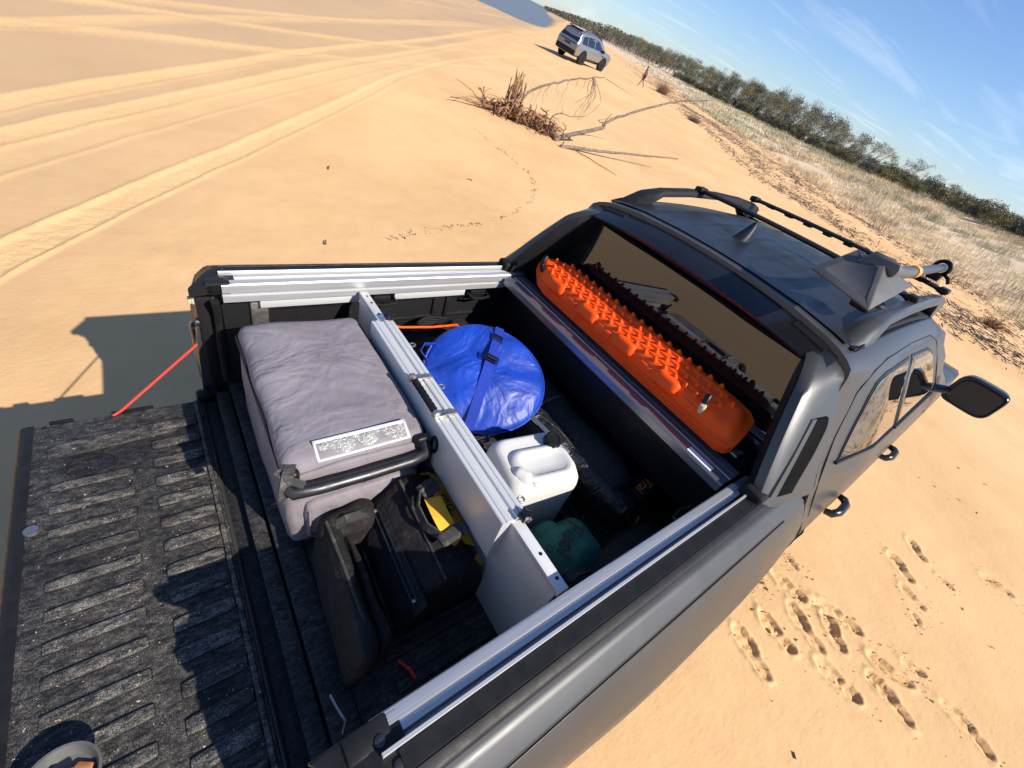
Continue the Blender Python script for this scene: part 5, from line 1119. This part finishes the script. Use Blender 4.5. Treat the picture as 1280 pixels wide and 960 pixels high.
n2_ = 2600; s2 = nr_.rand(n2_)*40-3; t2 = nr_.uniform(1.5, 13, n2_); kp = (fbm(s2*.5, t2*1.4, 3, 55) > .12); s2, t2 = s2[kp], t2[kp]; n2_ = len(s2)
v2, f2 = sticks(n2_, s2, t2, nr_.gamma(2, .007, n2_)+.006, nr_.uniform(.0015, .0045, n2_), 1.5, .004)
TIDE = [(6.43, 9.24), (6.40, 8.45), (6.56, 7.68), (6.56, 7.00), (6.24, 6.29), (5.63, 5.57), (4.71, 4.89), (3.80, 4.47), (3.16, 4.32), (2.56, 4.09), (2.05, 3.89)]
tp = np.array(TIDE); q = nr_.rand(340)*(len(tp)-1.001); i_ = q.astype(int); fr_ = (q-i_)[:, None]; tpos = tp[i_]*(1-fr_)+tp[i_+1]*fr_+nr_.normal(0, .035, (340, 2)); kp = np.sin(q*9)+nr_.rand(340)*1.6 > .3; tpos = tpos[kp]
sT, tT = st(tpos[:, 0], tpos[:, 1]); v3, f3 = sticks(len(sT), sT, tT, nr_.gamma(2, .009, len(sT))+.006, nr_.uniform(.002, .006, len(sT)), 1.5, .005)
v2, f2 = np.concatenate([v2, v3]), np.concatenate([f2, f3+len(v2)])
np_mesh('wrack_debris', np.concatenate([v1, v2]), np.concatenate([f1, f2+len(v1)]), ['wrack_litter', 'driftwood'], (nr_.rand(len(f1)+len(f2)) < .25).astype(int), 'stuff', 'dark twigs and litter strewn in lines along the upper beach')
n = 9500; s = nr_.gamma(2.2, 26, n)+2; t = nr_.uniform(19.5, 40, n); tv = tveg(s)
t = 19+(tv-18)*nr_.rand(n)**.9*(1.0); dens = fbm(s*.16, t*.28, 4, 91)+.22*(t-22)/16; kp = dens+nr_.rand(n)*.35 > .06; s, t = s[kp], t[kp]; n = len(s)
nb = 9; S_ = np.repeat(s, nb)+nr_.normal(0, .16, n*nb); T_ = np.repeat(t, nb)+nr_.normal(0, .16, n*nb); x, y = xy(S_, T_); z = H(x, y)+.02; N_ = n*nb
a = R(140)+nr_.normal(0, .7, N_); hgt = nr_.uniform(.14, .38, N_); lean = hgt*nr_.uniform(.35, 1.1, N_); wd = nr_.uniform(.006, .014, N_)*np.clip(s.repeat(nb)/30, 1, 2.2)
dx, dy = np.cos(a), np.sin(a); pxn, pyn = -dy*wd, dx*wd
B_ = np.stack([x, y, z], 1); P_n = np.stack([pxn, pyn, 0*wd], 1); mid = B_+np.stack([dx*lean*.35, dy*lean*.35, hgt*.65], 1); tip = B_+np.stack([dx*lean, dy*lean, hgt*.95], 1)
v = np.stack([B_-P_n, B_+P_n, mid+P_n*.8, mid-P_n*.8, tip+P_n*.1, tip-P_n*.1], 1).reshape(-1, 3); b = (np.arange(N_)*6)[:, None, None]; f = (np.array([[0, 1, 2, 3], [3, 2, 4, 5]])[None]+b).reshape(-1, 4)
gm = (fbm(S_*.08, T_*.2, 3, 14)+nr_.normal(0, .15, N_) > .02).astype(int)
np_mesh('dune_grass', v, f, ['grass_straw', 'grass_green'], np.repeat(gm, 2), 'stuff', 'wind bent straw and green grass covering the dune slope')

# ------------------------------------------------------------------ trees and shrubs on the dune
def leafs(mb, c, rad, n, size, g, flat=1.):
    for _ in range(n):
        d = V((g.gauss(0, 1), g.gauss(0, 1), g.gauss(0, 1)*flat)).normalized()*rad*g.random()**.4; p = c+d
        a = V((g.gauss(0, 1), g.gauss(0, 1), g.gauss(0, .7))).normalized(); b_ = a.cross(V((g.gauss(0, 1), g.gauss(0, 1), g.gauss(0, 1)))).normalized(); z = size*g.uniform(.6, 1.4)
        mb.face(mb.verts([p-a*z, p+b_*z*.45, p+a*z, p-b_*z*.45]))
def mesh_of(name, mb, mat):
    o = make(name, mb, mat, None, 180, recalc=False); me = o.data; bpy.data.objects.remove(o); return me
LEAN = V((-.25, .10, 0))     # blown inland off the sea
def tree_variant(seed, h, bare, mat):
    g = random.Random(seed); tk = MB(); cr_ = MB(); lean = V((.30, -.25, 0))*(1.4 if bare else .8)
    top = V((lean.x*h*.55, lean.y*h*.55, h*.72)); pp = branch(tk, [V((0, 0, -.3)), V((g.gauss(0, .1), g.gauss(0, .1), h*.3))+lean*h*.12, top], .11*h/5, .03, 10, .08, seed)
    for i in range(11 if bare else 7):
        b = pp[g.randint(3, 10)]; a = g.uniform(0, 6.28); L_ = h*g.uniform(.18, .38); e = b+V((math.cos(a)*L_*.75, math.sin(a)*L_*.75, L_*.85))+lean*L_*.9; e.z = min(e.z, h)
        q = branch(tk, [b, (b+e)/2+V((0, 0, -.08)), e], .04*h/5, .010, 6, .08, seed+i, 5)
        for j in range(4 if bare else 2):
            b2 = q[g.randint(2, 6)]; e2 = b2+V((g.gauss(0, .3), g.gauss(0, .3), g.uniform(.2, .6)))*h/5+lean*.3; branch(tk, [b2, (b2+e2)/2, e2], .016*h/5, .006, 4, .04, seed+j, 4)
        if not bare:
            leafs(cr_, e, h*.15, 110, .085*h/5, g, .6); leafs(cr_, (b+e)/2+V((0, 0, .1)), h*.11, 45, .08*h/5, g, .6)
        elif i % 2 == 0: leafs(cr_, e, h*.12, 48, .075*h/5, g, .5)
    if not bare:
        for i in range(5): leafs(cr_, top+V((g.gauss(0, .12*h), g.gauss(0, .12*h), g.uniform(-.05, .22)*h)), h*.14, 95, .085*h/5, g, .6)
    else: leafs(cr_, top+V((0, 0, .1*h)), h*.14, 66, .075*h/5, g, .5)
    return mesh_of('trunk', tk, 'bark_grey'), mesh_of('crown', cr_, mat)
def shrub_variant(seed, h, mat):
    g = random.Random(seed); tk = MB(); cr_ = MB()
    for i in range(8):
        a = g.uniform(0, 6.28); e = V((math.cos(a)*h*.6*g.random(), math.sin(a)*h*.6*g.random(), h*g.uniform(.5, .95))); branch(tk, [V((0, 0, -.1)), e*.5+V((0, 0, .05)), e], .03, .008, 5, .05, seed+i, 4)
        leafs(cr_, e, h*.30, 130, .075, g, .6); leafs(cr_, V((e.x*1.3, e.y*1.3, h*.25)), h*.28, 90, .075, g, .7)
    return mesh_of('stem', tk, 'bark_grey'), mesh_of('foliage', cr_, mat)
TV = [tree_variant(100+i, 5., False, ('leaf_grey', 'leaf_dark', 'leaf_olive', 'leaf_grey')[i % 4]) for i in range(7)]
BV = [tree_variant(200+i, 4., True, 'leaf_grey') for i in range(4)]
SV = [shrub_variant(300+i, 1.5, ('leaf_olive', 'leaf_dark', 'leaf_olive', 'leaf_grey')[i % 4]) for i in range(5)]
def plant(nm, parts, names, x, y, sc_, rz, label, cat, group):
    o = thing(nm, label, cat, (0, 0, 0), False, group)
    o.matrix_world = Matrix.Translation((x, y, Hs(x, y))) @ Matrix.Rotation(rz, 4, 'Z') @ Matrix.Diagonal((sc_, sc_, sc_, 1))
    for me, n in zip(parts, names):
        c = bpy.data.objects.new(n, me); COL.objects.link(c); c.parent = o
g = random.Random(31)
nt_ = 0; s_ = 30.
while s_ < 300:
    step = 2.0 if s_ < 130 else 3.4
    for row in range(3):
        s = s_+g.uniform(-.9, .9); t = float(tveg(s))+(1.5, 5.5, 10.)[row]+g.uniform(-1.3, 1.3); x, y = xy(s, t)
        hh = float(np.interp(s, [30, 45, 60, 80, 110, 300], [1.5, 1.9, 2.7, 3.8, 4.6, 5.2]))*g.uniform(.8, 1.2)*(1+.07*row)
        bare = g.random() < float(np.interp(s, [30, 55, 85, 120], [.55, .75, .35, .15]))
        if s < 50 and g.random() < .72: continue
        if 50 <= s < 72 and g.random() < .35: continue
        if nt_ >= 290: continue
        nt_ += 1
        if bare: plant('bare_tree', g.choice(BV), ('trunk', 'crown'), x, y, hh/4., g.uniform(-.5, .5), 'sparse grey windswept tree with thin bare limbs on the dune crest', 'tree', 'sparse windswept trees along the dune crest')
        else: plant('coastal_tree', g.choice(TV), ('trunk', 'crown'), x, y, hh/5., g.uniform(-.6, .6), 'leafy grey green tree in the dense forest band behind the dune', 'tree', 'leafy trees in the forest band')
    s_ += step
ns_ = 0; s_ = 22.
while s_ < 150 and ns_ < 260:
    for row in range(4 if s_ < 75 else 2):
        s = s_+g.uniform(-.8, .8); t = float(tveg(s))-1.0+row*1.9+g.uniform(-.7, .7); x, y = xy(s, t)
        plant('dune_shrub', g.choice(SV), ('stem', 'foliage'), x, y, g.uniform(.5, .9)*(1.0+.1*row), g.uniform(0, 6.28), 'olive green shrub in the low thicket along the dune crest', 'shrub', 'shrubs in the thicket along the dune crest'); ns_ += 1
    s_ += 1.7
# far forest that reads as one mass
n = 26000; s = 300+1300*nr_.rand(n)**1.6; t = tveg(s)+nr_.rand(n)*40; x, y = xy(s, t); z = H(x, y)+nr_.uniform(.2, 5.6, n)*(1+.2*np.sin(s*.11)); sz = nr_.uniform(.35, .9, n)*np.clip(s/400, 1, 2)
d1 = nr_.normal(0, 1, (n, 3)); d1 /= np.linalg.norm(d1, axis=1)[:, None]; d2 = np.cross(d1, nr_.normal(0, 1, (n, 3))); d2 /= np.linalg.norm(d2, axis=1)[:, None]; c = np.stack([x, y, z], 1)
v = np.stack([c-d1*sz[:, None], c+d2*sz[:, None]*.6, c+d1*sz[:, None], c-d2*sz[:, None]*.6], 1).reshape(-1, 3)
np_mesh('far_forest', v, np.arange(n*4).reshape(-1, 4), ['leaf_grey', 'leaf_dark'], (nr_.rand(n) < .4).astype(int), 'stuff', 'far coastal forest along the end of the beach')
# crumbs of kicked up sand round the footprints
V_, F_ = [], []
for ax, ay, bx, by in FPS:
    m_ = 46; u = nr_.rand(m_)*1.5-.25; a = np.stack([ax+(bx-ax)*u, ay+(by-ay)*u], 1)+nr_.normal(0, .055, (m_, 2))
    for (x, y), r_ in zip(a, nr_.gamma(1.3, .0016, m_)+.0010):
        z = Hs(x, y); b = len(V_)*1
        d = nr_.normal(0, .35, (6, 3))+np.array([[1, 0, 0], [-1, 0, 0], [0, 1, 0], [0, -1, 0], [0, 0, 1], [0, 0, -1]])
        V_ += [tuple(np.array([x, y, z+r_*.6])+q*r_) for q in d]; F_ += [(b, b+2, b+4), (b+2, b+1, b+4), (b+1, b+3, b+4), (b+3, b, b+4), (b+2, b, b+5), (b+1, b+2, b+5), (b+3, b+1, b+5), (b, b+3, b+5)]
np_mesh('sand_clods', np.array(V_), np.array(F_), ['sand'], None, 'stuff', 'small crumbs of kicked up sand round the footprints')
